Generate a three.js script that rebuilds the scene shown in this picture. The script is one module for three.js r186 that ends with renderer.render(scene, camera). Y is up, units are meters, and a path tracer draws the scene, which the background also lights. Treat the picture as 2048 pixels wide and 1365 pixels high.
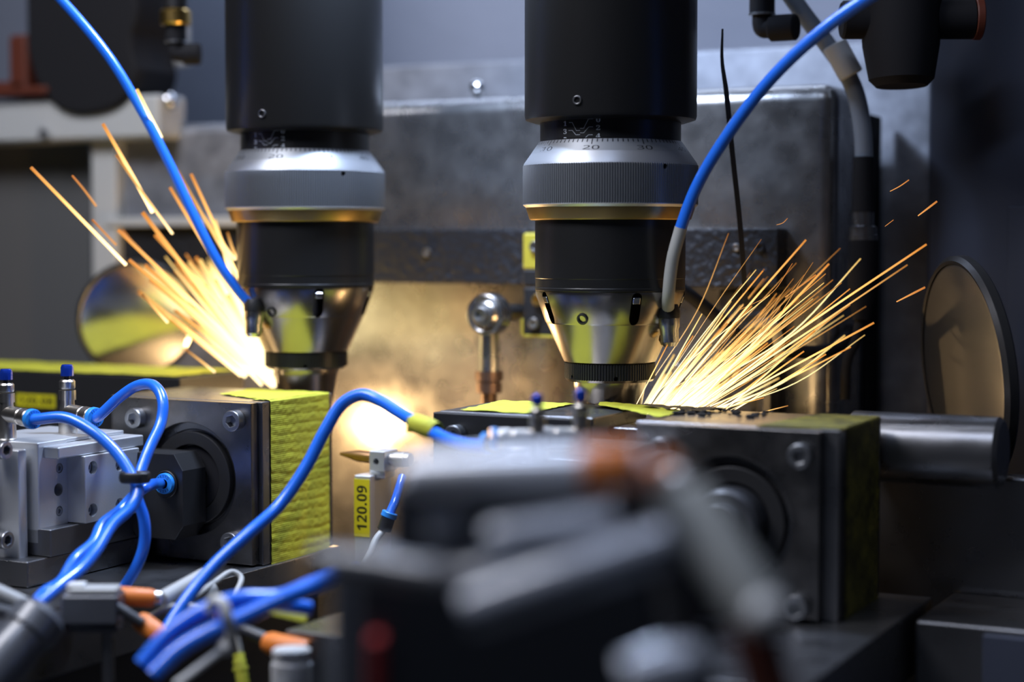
import * as THREE from 'three';
import { RoundedBoxGeometry } from 'three/addons/geometries/RoundedBoxGeometry.js';
import { mergeGeometries, mergeVertices, toCreasedNormals } from 'three/addons/utils/BufferGeometryUtils.js';
import { ImprovedNoise } from 'three/addons/math/ImprovedNoise.js';
import { Brush, Evaluator, SUBTRACTION } from 'three-bvh-csg';
import { RectAreaLightUniformsLib } from 'three/addons/lights/RectAreaLightUniformsLib.js';

// ---------------------------------------------------------------- camera, lights, exposure
const scene = new THREE.Scene();
scene.background = new THREE.Color(0x000000);
const renderer = new THREE.WebGLRenderer({ antialias: true });
renderer.toneMapping = THREE.LinearToneMapping;
renderer.toneMappingExposure = 1.0;
renderer.shadowMap.enabled = true;
RectAreaLightUniformsLib.init();

const F = 3600, CX = 1024, CY = 682.5, E = 0.30;               // focal length in pixels, image centre, eye height
const D2R = Math.PI / 180, YAW = 27 * D2R, PITCH = Math.atan(197.5 / F);
const camera = new THREE.PerspectiveCamera(2 * Math.atan(682.5 / F) / D2R, 2048 / 1365, 0.01, 20);
camera.position.set(0.3649, E, 0.8241);
camera.rotation.set(-PITCH, YAW, 0, 'YXZ');
camera.updateMatrixWorld(true);
camera.focus = 0.885;
camera.userData.fStop = 3.2;

// ---------------------------------------------------------------- helpers
const V = (x, y, z) => new THREE.Vector3(x, y, z);
let seed = 7;
const rnd = () => { seed = (seed * 1664525 + 1013904223) >>> 0; return seed / 4294967296; };
const rr = (a, b) => a + (b - a) * rnd();
const noise = new ImprovedNoise();
function ray(px, py) { return V((px - CX) / F, -(py - CY) / F, -1).applyQuaternion(camera.quaternion); }
const pd = (px, py, d) => ray(px, py).multiplyScalar(d).add(camera.position);                       // a given distance along the axis
const pZ = (px, py, z) => { const r = ray(px, py); return r.multiplyScalar((z - camera.position.z) / r.z).add(camera.position); };
const pX = (px, py, x) => { const r = ray(px, py); return r.multiplyScalar((x - camera.position.x) / r.x).add(camera.position); };
const pY = (px, py, y) => { const r = ray(px, py); return r.multiplyScalar((y - camera.position.y) / r.y).add(camera.position); };

const names = {};
function numbered(n) { const k = names[n] = (names[n] ?? -1) + 1; return k ? n + '_' + String(k).padStart(3, '0') : n; }
function thing(name, label, category, base = V(0, 0, 0), group) {
  const o = new THREE.Group(); o.name = numbered(name); o.position.copy(base); scene.add(o);
  o.userData = { label, category }; if (group) o.userData.group = group;
  return o;
}
function boxUV(g) {                                             // uv in decimetres, by the way each face points
  if (!g.attributes.normal) g.computeVertexNormals();
  const p = g.attributes.position, n = g.attributes.normal, uv = new Float32Array(p.count * 2);
  for (let i = 0; i < p.count; i++) {
    const ax = Math.abs(n.getX(i)), ay = Math.abs(n.getY(i)), az = Math.abs(n.getZ(i));
    let u, v;
    if (ax >= ay && ax >= az) { u = p.getZ(i); v = p.getY(i); } else if (ay >= az) { u = p.getX(i); v = p.getZ(i); } else { u = p.getX(i); v = p.getY(i); }
    uv[2 * i] = u * 10; uv[2 * i + 1] = v * 10;
  }
  g.setAttribute('uv', new THREE.BufferAttribute(uv, 2));
  return g;
}
function flat(g) { return g.index ? g.toNonIndexed() : g; }
function clean(g) { const h = flat(g); for (const k of Object.keys(h.attributes)) if (!['position', 'normal', 'uv'].includes(k)) h.deleteAttribute(k); return h; }
const merge = (...gs) => mergeGeometries(gs.flat().map(clean));
function mesh(name, geo, m, parent, world = false) {            // world: geometry given in world axes under a group that only has a position
  if (world && parent !== scene) geo.translate(-parent.position.x, -parent.position.y, -parent.position.z);
  if (!geo.userData.keepUV) boxUV(geo);
  const o = new THREE.Mesh(geo, m); o.name = parent === scene ? numbered(name) : name;
  o.castShadow = o.receiveShadow = true; parent.add(o); return o;
}
const part = (g, name, geo, m) => mesh(name, geo, m, g, true);  // world coordinates
const sub = (p, name, geo, m) => { const o = p.parent.position; geo.translate(-o.x, -o.y, -o.z); return mesh(name, geo, m, p); };   // a piece of a part, world coordinates
const lpart = (g, name, geo, m) => mesh(name, geo, m, g, false); // local coordinates
function struct(name, geo, m, label) { const o = mesh(name, geo, m, scene); o.userData = { kind: 'structure', label, category: name.split('_')[0] }; return o; }
function single(name, geo, m, label, category, group, base) {
  const g = geo; if (base) g.translate(-base.x, -base.y, -base.z);
  const o = mesh(name, g, m, scene); if (base) o.position.copy(base);
  o.userData = { label, category }; if (group) o.userData.group = group; return o;
}
const rb = (x0, x1, y0, y1, z0, z1, r = 0.0008, s = 2) => new RoundedBoxGeometry(x1 - x0, y1 - y0, z1 - z0, s, Math.min(r, (x1 - x0) / 2.1, (y1 - y0) / 2.1, (z1 - z0) / 2.1)).translate((x0 + x1) / 2, (y0 + y1) / 2, (z0 + z1) / 2);
function creaseNormals(g, a) { g.scale(1e4, 1e4, 1e4); const h = toCreasedNormals(g, a); h.scale(1e-4, 1e-4, 1e-4); return h; }   // it compares positions in centimetres
function lathe(pts, seg = 64, creased = true) {
  const g = new THREE.LatheGeometry(pts.map(([r, y]) => new THREE.Vector2(Math.max(r, 1e-6), y)), seg);
  return creased ? creaseNormals(g, 0.5) : g;
}
const UPV = V(0, 1, 0);
function aim(g, from, to) { g.applyQuaternion(new THREE.Quaternion().setFromUnitVectors(UPV, to.clone().sub(from).normalize())); g.translate(from.x, from.y, from.z); return g; }
function rod(a, b, r0, r1 = r0, seg = 24, bev = 0) {            // capped cylinder with chamfers from a to b
  const L = a.distanceTo(b), c = bev || Math.min(r0, r1, L) * 0.12;
  return aim(lathe([[0, 0], [r0 - c, 0], [r0, c], [r1, L - c], [r1 - c, L], [0, L]], seg), a, b);
}
function turned(a, b, prof, seg = 32) { const L = a.distanceTo(b); return aim(lathe(prof.map(([r, t]) => [r, t * L]), seg), a, b); }  // prof: radius, share of the length
function tube(pts, r, seg = 90, rad = 12, taper) {
  const c = new THREE.CatmullRomCurve3(pts, false, 'centripetal');
  const g = new THREE.TubeGeometry(c, seg, r, rad, false);
  if (taper) { const p = g.attributes.position, q = new THREE.Vector3(); for (let i = 0; i <= seg; i++) { const P = c.getPointAt(i / seg), k = taper(i / seg); for (let j = 0; j <= rad; j++) { const n = i * (rad + 1) + j; q.fromBufferAttribute(p, n).sub(P).multiplyScalar(k).add(P); p.setXYZ(n, q.x, q.y, q.z); } } }
  const caps = [];
  for (const t of [0, 1]) { const P = c.getPointAt(t), T = c.getTangentAt(t).multiplyScalar(t ? 1 : -1); const k = new THREE.CircleGeometry(r * (taper ? taper(t) : 1), rad).applyQuaternion(new THREE.Quaternion().setFromUnitVectors(V(0, 0, 1), T)); k.translate(P.x, P.y, P.z); caps.push(k); }
  return merge(g, ...caps);
}
const csg = new Evaluator(); csg.attributes = ['position', 'normal', 'uv'];
function cut(geo, tools) {                                      // real holes: geometry minus the tools
  const prep = (g) => { const h = g.clone(); h.scale(1000, 1000, 1000); if (!h.attributes.uv) boxUV(h); const b = new Brush(h); b.updateMatrixWorld(); return b; };
  let a = prep(geo); for (const t of tools) a = csg.evaluate(a, prep(t), SUBTRACTION);
  const g = clean(a.geometry); g.scale(1e-3, 1e-3, 1e-3); g.clearGroups(); return g;
}
const drill = (p, dir, r, depth) => rod(p.clone().addScaledVector(dir, 0.002), p.clone().addScaledVector(dir, -depth), r, r, 28, r * 0.01);
const pix = (list) => list.map(([x, y, d]) => pd(x, y, d));
function extr(shape, depth, bevel = 0.0005, curve = 32) { return new THREE.ExtrudeGeometry(shape, { depth: depth - 2 * bevel, bevelEnabled: bevel > 0, bevelSize: bevel, bevelThickness: bevel, bevelSegments: 2, bevelOffset: -bevel, curveSegments: curve }).translate(0, 0, bevel); }
function circleShape(r, hole) { const s = new THREE.Shape(); s.absarc(0, 0, r, 0, 2 * Math.PI); if (hole) s.holes.push(hole); return s; }
function poly(n, r, turn = 0) { const p = new THREE.Path(); for (let i = 0; i <= n; i++) { const a = turn + i / n * 2 * Math.PI; p[i ? 'lineTo' : 'moveTo'](r * Math.cos(a), r * Math.sin(a)); } return p; }
function round(r) { const p = new THREE.Path(); p.absarc(0, 0, r, 0, 2 * Math.PI, true); return p; }
function rectShape(x0, x1, y0, y1, c = 0) { const s = new THREE.Shape(); s.moveTo(x0 + c, y0); s.lineTo(x1 - c, y0); s.lineTo(x1, y0 + c); s.lineTo(x1, y1 - c); s.lineTo(x1 - c, y1); s.lineTo(x0 + c, y1); s.lineTo(x0, y1 - c); s.lineTo(x0, y0 + c); s.closePath(); return s; }
// socket head screw facing +z, base at z = 0
function boltGeo(r, h) { return merge(extr(circleShape(r, poly(6, r * 0.56, 0.3)), h, r * 0.09, 28), new THREE.CircleGeometry(r * 0.7, 24).translate(0, 0, h * 0.35)); }
function boltAt(g, p, r, h, m, axis, of) { const b = boltGeo(r, h); if (axis) b.applyQuaternion(new THREE.Quaternion().setFromUnitVectors(V(0, 0, 1), axis)); b.translate(p.x, p.y, p.z); return of ? sub(of, 'bolt', b, m) : part(g, 'bolt', b, m); }

// ---------------------------------------------------------------- textures and materials
function tex(n, fn, rep = 1, srgb = false) {
  const d = new Uint8Array(n * n * 4);
  for (let y = 0; y < n; y++) for (let x = 0; x < n; x++) { const c = fn(x / n, y / n), k = 4 * (y * n + x), a = Array.isArray(c) ? c : [c, c, c]; for (let j = 0; j < 3; j++) d[k + j] = Math.max(0, Math.min(255, a[j] * 255)); d[k + 3] = 255; }
  const t = new THREE.DataTexture(d, n, n); t.wrapS = t.wrapT = THREE.RepeatWrapping; t.magFilter = THREE.LinearFilter; t.repeat.set(rep, rep); if (srgb) t.colorSpace = THREE.SRGBColorSpace; t.needsUpdate = true; return t;
}
// tiling noise: four shifted copies blended
function fbm(x, y, f, oct = 4, z = 0) { let s = 0, a = 0.5; for (let o = 0; o < oct; o++) { const n = (u, v) => noise.noise(u * f, v * f, z + o * 7.3); s += a * ((n(x, y) * (1 - x) + n(x - 1, y) * x) * (1 - y) + (n(x, y - 1) * (1 - x) + n(x - 1, y - 1) * x) * y); f *= 2; a *= 0.5; } return s; }
const tBlotch = tex(256, (x, y) => 0.5 + 0.9 * fbm(x, y, 4, 5, 1.5), 0.9);
const tRough = tex(256, (x, y) => 0.72 + 0.5 * fbm(x, y, 5, 5, 9.1), 1.3);
const tFine = tex(256, (x, y) => 0.5 + 0.7 * fbm(x, y, 40, 3, 3.7), 3);
const streak = []; for (let i = 0; i < 512; i++) streak.push(rnd());
const tBrush = tex(512, (x, y) => { const i = Math.floor(y * 512) % 512; return 0.5 + 0.35 * (streak[i] - 0.5) + 0.25 * (streak[(i * 7 + 3) % 512] - 0.5) * fbm(x, y, 6, 2, 5) * 4; }, 2);
const tHammer = tex(256, (x, y) => 0.5 + 1.1 * fbm(x, y, 14, 4, 2.2), 1.6);
const tGrime = tex(512, (x, y) => { const a = fbm(x, y, 3, 5, 4.4), b = fbm(x, y, 12, 4, 8.8); const s = Math.max(0, a + 0.3 * b); const k = 0.86 + 0.3 * b - 0.45 * Math.max(0, s - 0.12) * 2; return [k, k * 0.985, k * 0.96]; }, 0.55, true);
const tTape = tex(256, (x, y) => { const a = fbm(x, y, 6, 4, 6.6), w = 0.5 + 0.5 * Math.sin(y * 2 * Math.PI * 48), h = 0.5 + 0.5 * Math.sin(x * 2 * Math.PI * 48); const k = 0.9 + 0.28 * a + 0.06 * w * h; return [0.80 * k, 0.80 * k, 0.20 * k + 0.02]; }, 1, true);
const tSootShade = tex(256, (x, y) => { const a = fbm(x, y, 5, 5, 16.6), b = fbm(x, y, 18, 3, 12.1), k = 0.55 + 0.7 * a + 0.3 * b; return [0.72 * k, 0.68 * k, 0.24 * k]; }, 2, true);  // soot blotches, over a dim olive that paints in the shadow
const tWeave = tex(256, (x, y) => 0.5 + 0.22 * Math.sin(y * 2 * Math.PI * 48) + 0.22 * Math.sin(x * 2 * Math.PI * 48), 2);

const S = (o) => new THREE.MeshStandardMaterial(o), P = (o) => new THREE.MeshPhysicalMaterial(o);
const lin = (r, g, b) => new THREE.Color().setRGB(r, g, b);
const M = {
  cover: S({ color: lin(0.46, 0.47, 0.49), metalness: 0.9, roughness: 0.4, roughnessMap: tRough, map: tGrime, bumpMap: tBlotch, bumpScale: 0.0004 }),
  rear: S({ color: lin(0.42, 0.45, 0.52), metalness: 0.75, roughness: 0.55, map: tGrime, bumpMap: tBlotch, bumpScale: 0.0004 }),
  wall: S({ color: lin(0.3, 0.325, 0.39), metalness: 0.35, roughness: 0.6, bumpMap: tBlotch, bumpScale: 0.0005 }),
  shell: S({ color: lin(0.09, 0.095, 0.11), metalness: 0.1, roughness: 0.7 }),
  rightPanel: S({ color: lin(0.05, 0.058, 0.085), metalness: 0.2, roughness: 0.5, bumpMap: tBlotch, bumpScale: 0.0003 }),
  leftPanel: S({ color: lin(0.11, 0.11, 0.108), metalness: 0.1, roughness: 0.6 }),
  paleGrey: S({ color: lin(0.5, 0.51, 0.5), metalness: 0.1, roughness: 0.55 }),
  bed: S({ color: lin(0.04, 0.042, 0.045), metalness: 0.5, roughness: 0.55 }),
  steel: S({ color: lin(0.5, 0.5, 0.5), metalness: 1, roughness: 0.36, roughnessMap: tRough, bumpMap: tBrush, bumpScale: 0.00004 }),
  steelDark: S({ color: lin(0.2, 0.2, 0.205), metalness: 0.9, roughness: 0.42, roughnessMap: tRough, bumpMap: tBrush, bumpScale: 0.00004 }),
  plate: S({ color: lin(0.33, 0.33, 0.34), metalness: 1, roughness: 0.42, roughnessMap: tRough, map: tGrime, bumpMap: tBrush, bumpScale: 0.00005 }),
  bolt: S({ color: lin(0.42, 0.43, 0.44), metalness: 1, roughness: 0.34, bumpMap: tFine, bumpScale: 0.00006 }),
  alu: S({ color: lin(0.62, 0.63, 0.64), metalness: 0.75, roughness: 0.45, bumpMap: tFine, bumpScale: 0.00005 }),
  nickel: S({ color: lin(0.62, 0.58, 0.52), metalness: 1, roughness: 0.3, bumpMap: tFine, bumpScale: 0.00003 }),
  chrome: S({ color: lin(0.7, 0.7, 0.7), metalness: 1, roughness: 0.12 }),
  mirror: S({ color: lin(0.72, 0.73, 0.75), metalness: 1, roughness: 0.12, bumpMap: tFine, bumpScale: 0.00001 }),
  brushed: S({ color: lin(0.34, 0.35, 0.37), metalness: 1, roughness: 0.36, bumpMap: tBrush, bumpScale: 0.00005 }),
  anodised: S({ color: lin(0.034, 0.034, 0.035), metalness: 0.4, roughness: 0.36, bumpMap: tFine, bumpScale: 0.00003 }),
  headBlack: S({ color: lin(0.018, 0.018, 0.018), metalness: 0.3, roughness: 0.34, bumpMap: tFine, bumpScale: 0.00002 }),
  ringGrey: S({ color: lin(0.17, 0.18, 0.19), metalness: 0.6, roughness: 0.42 }),
  ringCone: S({ color: lin(0.30, 0.31, 0.325), metalness: 0.6, roughness: 0.4, bumpMap: tFine, bumpScale: 0.00002 }),
  gold: S({ color: lin(0.55, 0.38, 0.14), metalness: 1, roughness: 0.4 }),
  satin: S({ color: lin(0.30, 0.275, 0.25), metalness: 1, roughness: 0.27, bumpMap: tFine, bumpScale: 0.00001 }),
  copper: S({ color: lin(0.62, 0.36, 0.2), metalness: 1, roughness: 0.3 }),
  brass: S({ color: lin(0.7, 0.46, 0.14), metalness: 1, roughness: 0.28 }),
  black: S({ color: lin(0.012, 0.012, 0.013), metalness: 0, roughness: 0.45 }),
  rubber: P({ color: lin(0.012, 0.012, 0.014), metalness: 0, roughness: 0.75, specularIntensity: 0.4 }),
  char: S({ color: lin(0.012, 0.011, 0.010), metalness: 0, roughness: 0.9 }),
  burnt: S({ color: lin(0.02, 0.021, 0.025), metalness: 0.4, roughness: 0.5, bumpMap: tHammer, bumpScale: 0.0014 }),
  brown: S({ color: lin(0.16, 0.1, 0.07), metalness: 0.8, roughness: 0.45, bumpMap: tBlotch, bumpScale: 0.0004 }),
  hose: P({ color: lin(0.018, 0.16, 0.78), roughness: 0.28, clearcoat: 0.5, clearcoatRoughness: 0.15 }),
  hoseGrey: P({ color: lin(0.22, 0.25, 0.29), roughness: 0.4 }),
  knob: P({ color: lin(0.01, 0.05, 0.42), metalness: 0.55, roughness: 0.25, clearcoat: 0.6 }),
  release: P({ color: lin(0.02, 0.24, 0.7), roughness: 0.4 }),
  tape: S({ map: tTape, metalness: 0, roughness: 0.75, bumpMap: tWeave, bumpScale: 0.00012, side: THREE.DoubleSide }),
  scorched: S({ color: lin(0.07, 0.05, 0.022), roughness: 0.8, bumpMap: tHammer, bumpScale: 0.0006, side: THREE.DoubleSide }),
  sootShadeTape: S({ map: tSootShade, metalness: 0, roughness: 0.8, bumpMap: tWeave, bumpScale: 0.00012, side: THREE.DoubleSide }),  // sooty tape, also darkened in colour for the shade on this block
  yellow: S({ color: lin(0.4, 0.34, 0.03), roughness: 0.5 }),
  orange: S({ color: lin(0.72, 0.2, 0.03), roughness: 0.45 }),
  orangeDark: S({ color: lin(0.10, 0.022, 0.01), roughness: 0.5 }),
  red: S({ color: lin(0.3, 0.02, 0.02), roughness: 0.5 }),
  cableGrey: S({ color: lin(0.36, 0.36, 0.34), roughness: 0.5 }),
  cableDark: S({ color: lin(0.03, 0.032, 0.036), roughness: 0.4 }),
  connector: P({ color: lin(0.035, 0.037, 0.042), roughness: 0.35, clearcoat: 0.3 }),
  silverSleeve: S({ color: lin(0.75, 0.77, 0.8), metalness: 0.3, roughness: 0.35 }),
  plugGrey: P({ color: lin(0.27, 0.29, 0.33), roughness: 0.3, clearcoat: 0.5 }),
  connectorGrey: P({ color: lin(0.07, 0.074, 0.084), roughness: 0.35, clearcoat: 0.3 }),
  whitePlastic: S({ color: lin(0.62, 0.62, 0.6), roughness: 0.45 }),
  clearGrey: P({ color: lin(0.42, 0.43, 0.4), roughness: 0.35, transmission: 0.25, thickness: 0.004, ior: 1.45 }),
};
M.tape.map.repeat.set(2, 2);

// ---------------------------------------------------------------- the lamps of the enclosure (out of the frame)
function lamp(label, x, y, z, w, d, target, color, intensity) {
  const o = thing('lamp_panel', label, 'lamp', V(x, y, z));
  o.lookAt(target); o.rotateY(0);
  lpart(o, 'lamp_housing', new RoundedBoxGeometry(w + 0.03, d + 0.03, 0.03, 2, 0.004).translate(0, 0, -0.018), M.paleGrey);
  lpart(o, 'lamp_diffuser', new RoundedBoxGeometry(w, d, 0.004, 1, 0.001), S({ color: 0x222222, emissive: new THREE.Color(color), emissiveIntensity: 1.5 }));
  const l = new THREE.RectAreaLight(color, intensity, w, d); l.position.set(0, 0, 0.004); l.rotation.y = Math.PI; o.add(l);
  l.name = 'panel_light';
}
lamp('compact cool white lamp panel hanging between the two laser heads', -0.095, E + 0.26, 0.035, 0.09, 0.05, V(-0.095, 0.0, 0.02), 0xc2d6fa, 225);
lamp('square white lamp panel over the pneumatic slide', -0.34, 0.92, 0.50, 0.36, 0.36, V(-0.06, 0.18, 0.22), 0xf0f2ff, 19);
lamp('cool white lamp panel over the cluster of connectors', 0.12, 0.94, 0.52, 0.30, 0.12, V(0.30, 0.1, 0.72), 0xc8d8fa, 22);
lamp('long cool white lamp strip above the rear plate', -0.28, 0.72, -0.30, 0.7, 0.04, V(-0.28, 0.25, -0.33), 0xc6d6f6, 15);

// ---------------------------------------------------------------- enclosure
struct('floor', rb(-1.5, 1.2, -0.06, 0, -0.6, 1.5, 0.001), M.bed, 'dark machine bed under the weld stations');
struct('ceiling', rb(-1.5, 1.2, 1.0, 1.05, -0.6, 1.5, 0.001), M.shell, 'dark roof panel of the welding enclosure');
struct('wall_back', rb(-1.5, 1.2, 0, 1.0, -0.46, -0.42, 0.001), M.wall, 'blue grey rear wall of the welding enclosure');
struct('wall_left', rb(-1.5, -1.44, 0, 1.0, -0.42, 1.5, 0.001), M.shell, 'dark left side wall of the welding enclosure');
struct('wall_right', rb(1.14, 1.2, 0, 1.0, -0.42, 1.5, 0.001), M.shell, 'dark right side wall of the welding enclosure');
struct('wall_front', rb(-1.5, 1.2, 0, 1.0, 1.5, 1.55, 0.001), M.shell, 'dark front wall of the enclosure behind the viewer');

const zW = -0.12;                                               // front of the sheet steel cover
// ---- large rounded cover behind both heads
{
  const top = pZ(1000, 192, zW).y, x1 = pZ(1668, 400, zW).x, x0 = pZ(560, 300, zW).x;
  const g = thing('steel_cover', 'large satin steel cover with rounded edges behind the laser heads', 'cover', V((x0 + x1) / 2, 0, zW - 0.03));
  part(g, 'shell', rb(x0, x1, 0, top, zW - 0.06, zW, 0.010, 5), M.cover);
  const p = pZ(955, 178, zW - 0.03);
  part(g, 'stud', merge(rod(V(p.x, top - 0.002, p.z), V(p.x, top + 0.006, p.z), 0.0022), new THREE.SphereGeometry(0.0048, 20, 14).translate(p.x, top + 0.0085, p.z)), M.chrome);
  // rear plate above and beside it
  const zR = -0.22, t2 = pZ(1060, 118, zR).y, rx1 = pZ(1862, 300, zR).x;
  const r = thing('rear_plate', 'bluish grey steel plate standing behind the rounded cover', 'plate', V((x0 + rx1) / 2, 0, zR - 0.01));
  part(r, 'sheet', rb(x0 - 0.02, rx1, 0, t2, zR - 0.012, zR, 0.002), M.rear);
  // second cover to the left of the first
  const zL = -0.15, lt = pZ(400, 247, zL).y, lx0 = pZ(225, 400, zL).x, lx1 = x0 - 0.004;
  const c = thing('steel_cover', 'lower grey steel cover between the pale post and a laser head', 'cover', V((lx0 + lx1) / 2, 0, zL - 0.03));
  part(c, 'shell', rb(lx0, lx1, 0, lt, zL - 0.05, zL, 0.007, 4), M.rear);
  const a = pZ(230, 436, zL), b = pZ(500, 452, zL);
  part(c, 'ledge', rb(a.x, lx1, a.y - 0.006, a.y, zL - 0.001, zL + 0.012, 0.001), M.paleGrey);
  part(c, 'dark_panel', rb(a.x, lx1, a.y - 0.036, a.y - 0.0065, zL - 0.001, zL + 0.004, 0.001), M.burnt);
}
// ---- dark scorched cross bar
{
  const zB = zW + 0.016, tl = pZ(745, 463, zB), tr = pZ(1556, 453, zB), bl = pZ(1200, 572, zB);
  const x0 = tl.x - 0.05, y1 = (tl.y + tr.y) / 2, y0 = bl.y;
  const g = thing('cross_bar', 'blackened hammered steel bar bolted across the rounded cover', 'bar', V((x0 + tr.x) / 2, y0, zB - 0.008));
  part(g, 'bar', rb(x0, tr.x, y0, y1, zW, zB, 0.001), M.burnt);
  for (const [x, y, r] of [[1520, 495, 0.0026], [1473, 495, 0.002], [855, 505, 0.0026]]) {
    const p = pZ(x, y, zB); boltAt(g, V(p.x, p.y, zB - 0.0002), r, 0.0016, x > 1500 ? M.burnt : M.bolt);
  }
}
// ---- lower block and post to the right, under the bar
{
  const z = -0.112, a = pZ(1440, 580, z), b = pZ(1562, 830, z);
  const g = thing('dark_bracket', 'dark upright bracket under the end of the cross bar', 'bracket', V((a.x + b.x) / 2, 0, zW + 0.006));
  part(g, 'plate', rb(a.x, b.x, 0.0, a.y, zW, zW + 0.010, 0.001), M.burnt);
  part(g, 'rib', rb(b.x - 0.005, b.x, 0.0, pZ(1560, 705, z).y, zW + 0.010, zW + 0.024, 0.001), M.anodised);
  const p = pZ(1360, 720, zW + 0.002);
  for (const [x, y] of [[1355, 738], [1500, 790]]) { const q = pZ(x, y, zW + (x > 1400 ? 0.010 : 0)); boltAt(g, q, 0.003, 0.003, x > 1400 ? M.black : M.bolt); }
}
// ---- yellow sensor brackets left of the right head
{
  const z = zW + 0.03;
  let a = pZ(1045, 466, z), b = pZ(1100, 540, z);
  const g = thing('yellow_bracket', 'small yellow block with a bolt fixed on the blackened bar', 'bracket', V((a.x + b.x) / 2, b.y, z - 0.006));
  part(g, 'block', rb(a.x, b.x, b.y, a.y, zW + 0.016, z, 0.0015), M.yellow);
  const bp = pZ(1072, 494, z); boltAt(g, bp, 0.0035, 0.002, M.bolt);
  part(g, 'foot', rb(a.x, b.x, b.y - 0.009, b.y, zW + 0.016, z, 0.001), M.black);
  a = pZ(1046, 575, z); b = pZ(1110, 672, z);
  const h = thing('black_bracket', 'black plate edged in yellow with two bolts under the bar', 'bracket', V((a.x + b.x) / 2, b.y, z - 0.01));
  part(h, 'plate', rb(a.x, b.x, b.y, a.y, zW, z, 0.0012), M.black);
  part(h, 'edge', merge(rb(a.x - 0.0012, a.x + 0.0002, b.y, a.y - 0.018, zW + 0.004, z + 0.0004, 0.0003), rb(a.x, b.x, b.y - 0.0012, b.y + 0.0002, zW + 0.004, z + 0.0004, 0.0003)), M.yellow);
  boltAt(h, pZ(1080, 600, z), 0.0035, 0.0045, M.brass); boltAt(h, pZ(1070, 647, z), 0.0032, 0.003, M.bolt);
}
// ---- rod end on the wall
{
  const z = -0.068, c = pZ(968, 630, z), k = 0.0118;
  const g = thing('rod_end', 'steel ball joint rod end hanging against the glowing cover', 'rod end', V(c.x, c.y - 0.05, z - 0.005));
  const eye = extr(circleShape(k, round(k * 0.72)), 0.012, 0.0012, 40).translate(c.x, c.y, z - 0.012); part(g, 'eye', eye, M.steel);
  const ball = lathe([[0.0001, 0], [k * 0.52, 0], [k * 0.52, 0.0015], [k * 0.7, 0.004], [k * 0.7, 0.009], [k * 0.4, 0.0125], [0.0001, 0.0125]], 40).rotateX(Math.PI / 2).translate(c.x, c.y, z - 0.0105); part(g, 'ball', ball, M.nickel);
  part(g, 'bolt', boltGeo(k * 0.4, 0.004).translate(c.x, c.y, z + 0.002), M.bolt);
  part(g, 'washer', extr(circleShape(k * 0.56, round(k * 0.3)), 0.0016, 0.0003).translate(c.x, c.y, z + 0.0008), M.bolt);
  part(g, 'pin', rod(V(c.x, c.y, zW), V(c.x, c.y, z - 0.011), 0.005), M.steelDark);
  const q = (y) => V(c.x, pZ(975, y, z - 0.006).y, z - 0.006);
  part(g, 'shank', turned(V(c.x, c.y - k * 0.85, z - 0.006), q(742), [[0.0001, 0], [0.0055, 0], [0.0058, 0.25], [0.0066, 1], [0.0001, 1]]), M.steel);
  part(g, 'nut', merge(new THREE.CylinderGeometry(0.0078, 0.0078, 0.0055, 6).translate(c.x, q(752).y, z - 0.006), new THREE.CylinderGeometry(0.0072, 0.0072, 0.006, 24).translate(c.x, q(775).y, z - 0.006)).toNonIndexed(), M.brown);
  part(g, 'thread', rod(q(770), V(c.x, 0.1, z - 0.006), 0.0045), M.brown);
}

// ---------------------------------------------------------------- laser heads
const hy = (ypx) => pZ(1220, ypx, 0).y, hr = (px) => px * 0.00025;
function knurl(r, y0, y1, n, depth, ch) {                       // straight knurling between two chamfers
  const ri = r - 0.007, rings = [[ri, y0, 0], [r - depth - ch * 0.6, y0, 0], [r, y0 + ch, 1], [r, y1 - ch, 1], [r - depth - ch * 0.6, y1, 0], [ri, y1, 0]], pos = [], idx = [], m = n * 4;
  for (const [rad, y, k] of rings) for (let i = 0; i < m; i++) { const a = i / m * 2 * Math.PI, q = rad - (k && (i % 4) >= 2 ? depth : 0); pos.push(q * Math.sin(a), y, q * Math.cos(a)); }
  for (let j = 0; j < 6; j++) for (let i = 0; i < m; i++) { const a = j * m + i, b = j * m + (i + 1) % m, c = (a + m) % (6 * m), d = (b + m) % (6 * m); idx.push(a, b, d, a, d, c); }
  const g = new THREE.BufferGeometry(); g.setAttribute('position', new THREE.Float32BufferAttribute(pos, 3)); g.setIndex(idx);
  return creaseNormals(g, 0.4);
}
function canvasTex(w, h, draw) { const c = document.createElement('canvas'); c.width = w; c.height = h; draw(c.getContext('2d'), w, h); const t = new THREE.CanvasTexture(c); t.colorSpace = THREE.SRGBColorSpace; t.magFilter = THREE.LinearFilter; return t; }
function onCone(r0, y0, r1, y1, a0, a1, seg = 40) {             // patch of a cone between two angles (0 = +z, turning towards +x), uv 0..1
  const pos = [], uv = [], idx = [];
  for (let i = 0; i <= seg; i++) { const a = a0 + (a1 - a0) * i / seg; for (const [r, y, v] of [[r0, y0, 0], [r1, y1, 1]]) { pos.push(r * Math.sin(a), y, r * Math.cos(a)); uv.push(i / seg, v); } }
  for (let i = 0; i < seg; i++) { const k = 2 * i; idx.push(k, k + 2, k + 3, k, k + 3, k + 1); }
  const g = new THREE.BufferGeometry(); g.setAttribute('position', new THREE.Float32BufferAttribute(pos, 3)); g.setAttribute('uv', new THREE.Float32BufferAttribute(uv, 2)); g.setIndex(idx); g.computeVertexNormals(); g.userData.keepUV = true; return g;
}
const A0 = YAW - 3.1 * D2R;                                     // the side of the right head that faces the viewer
const HB = hy(860);
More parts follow.
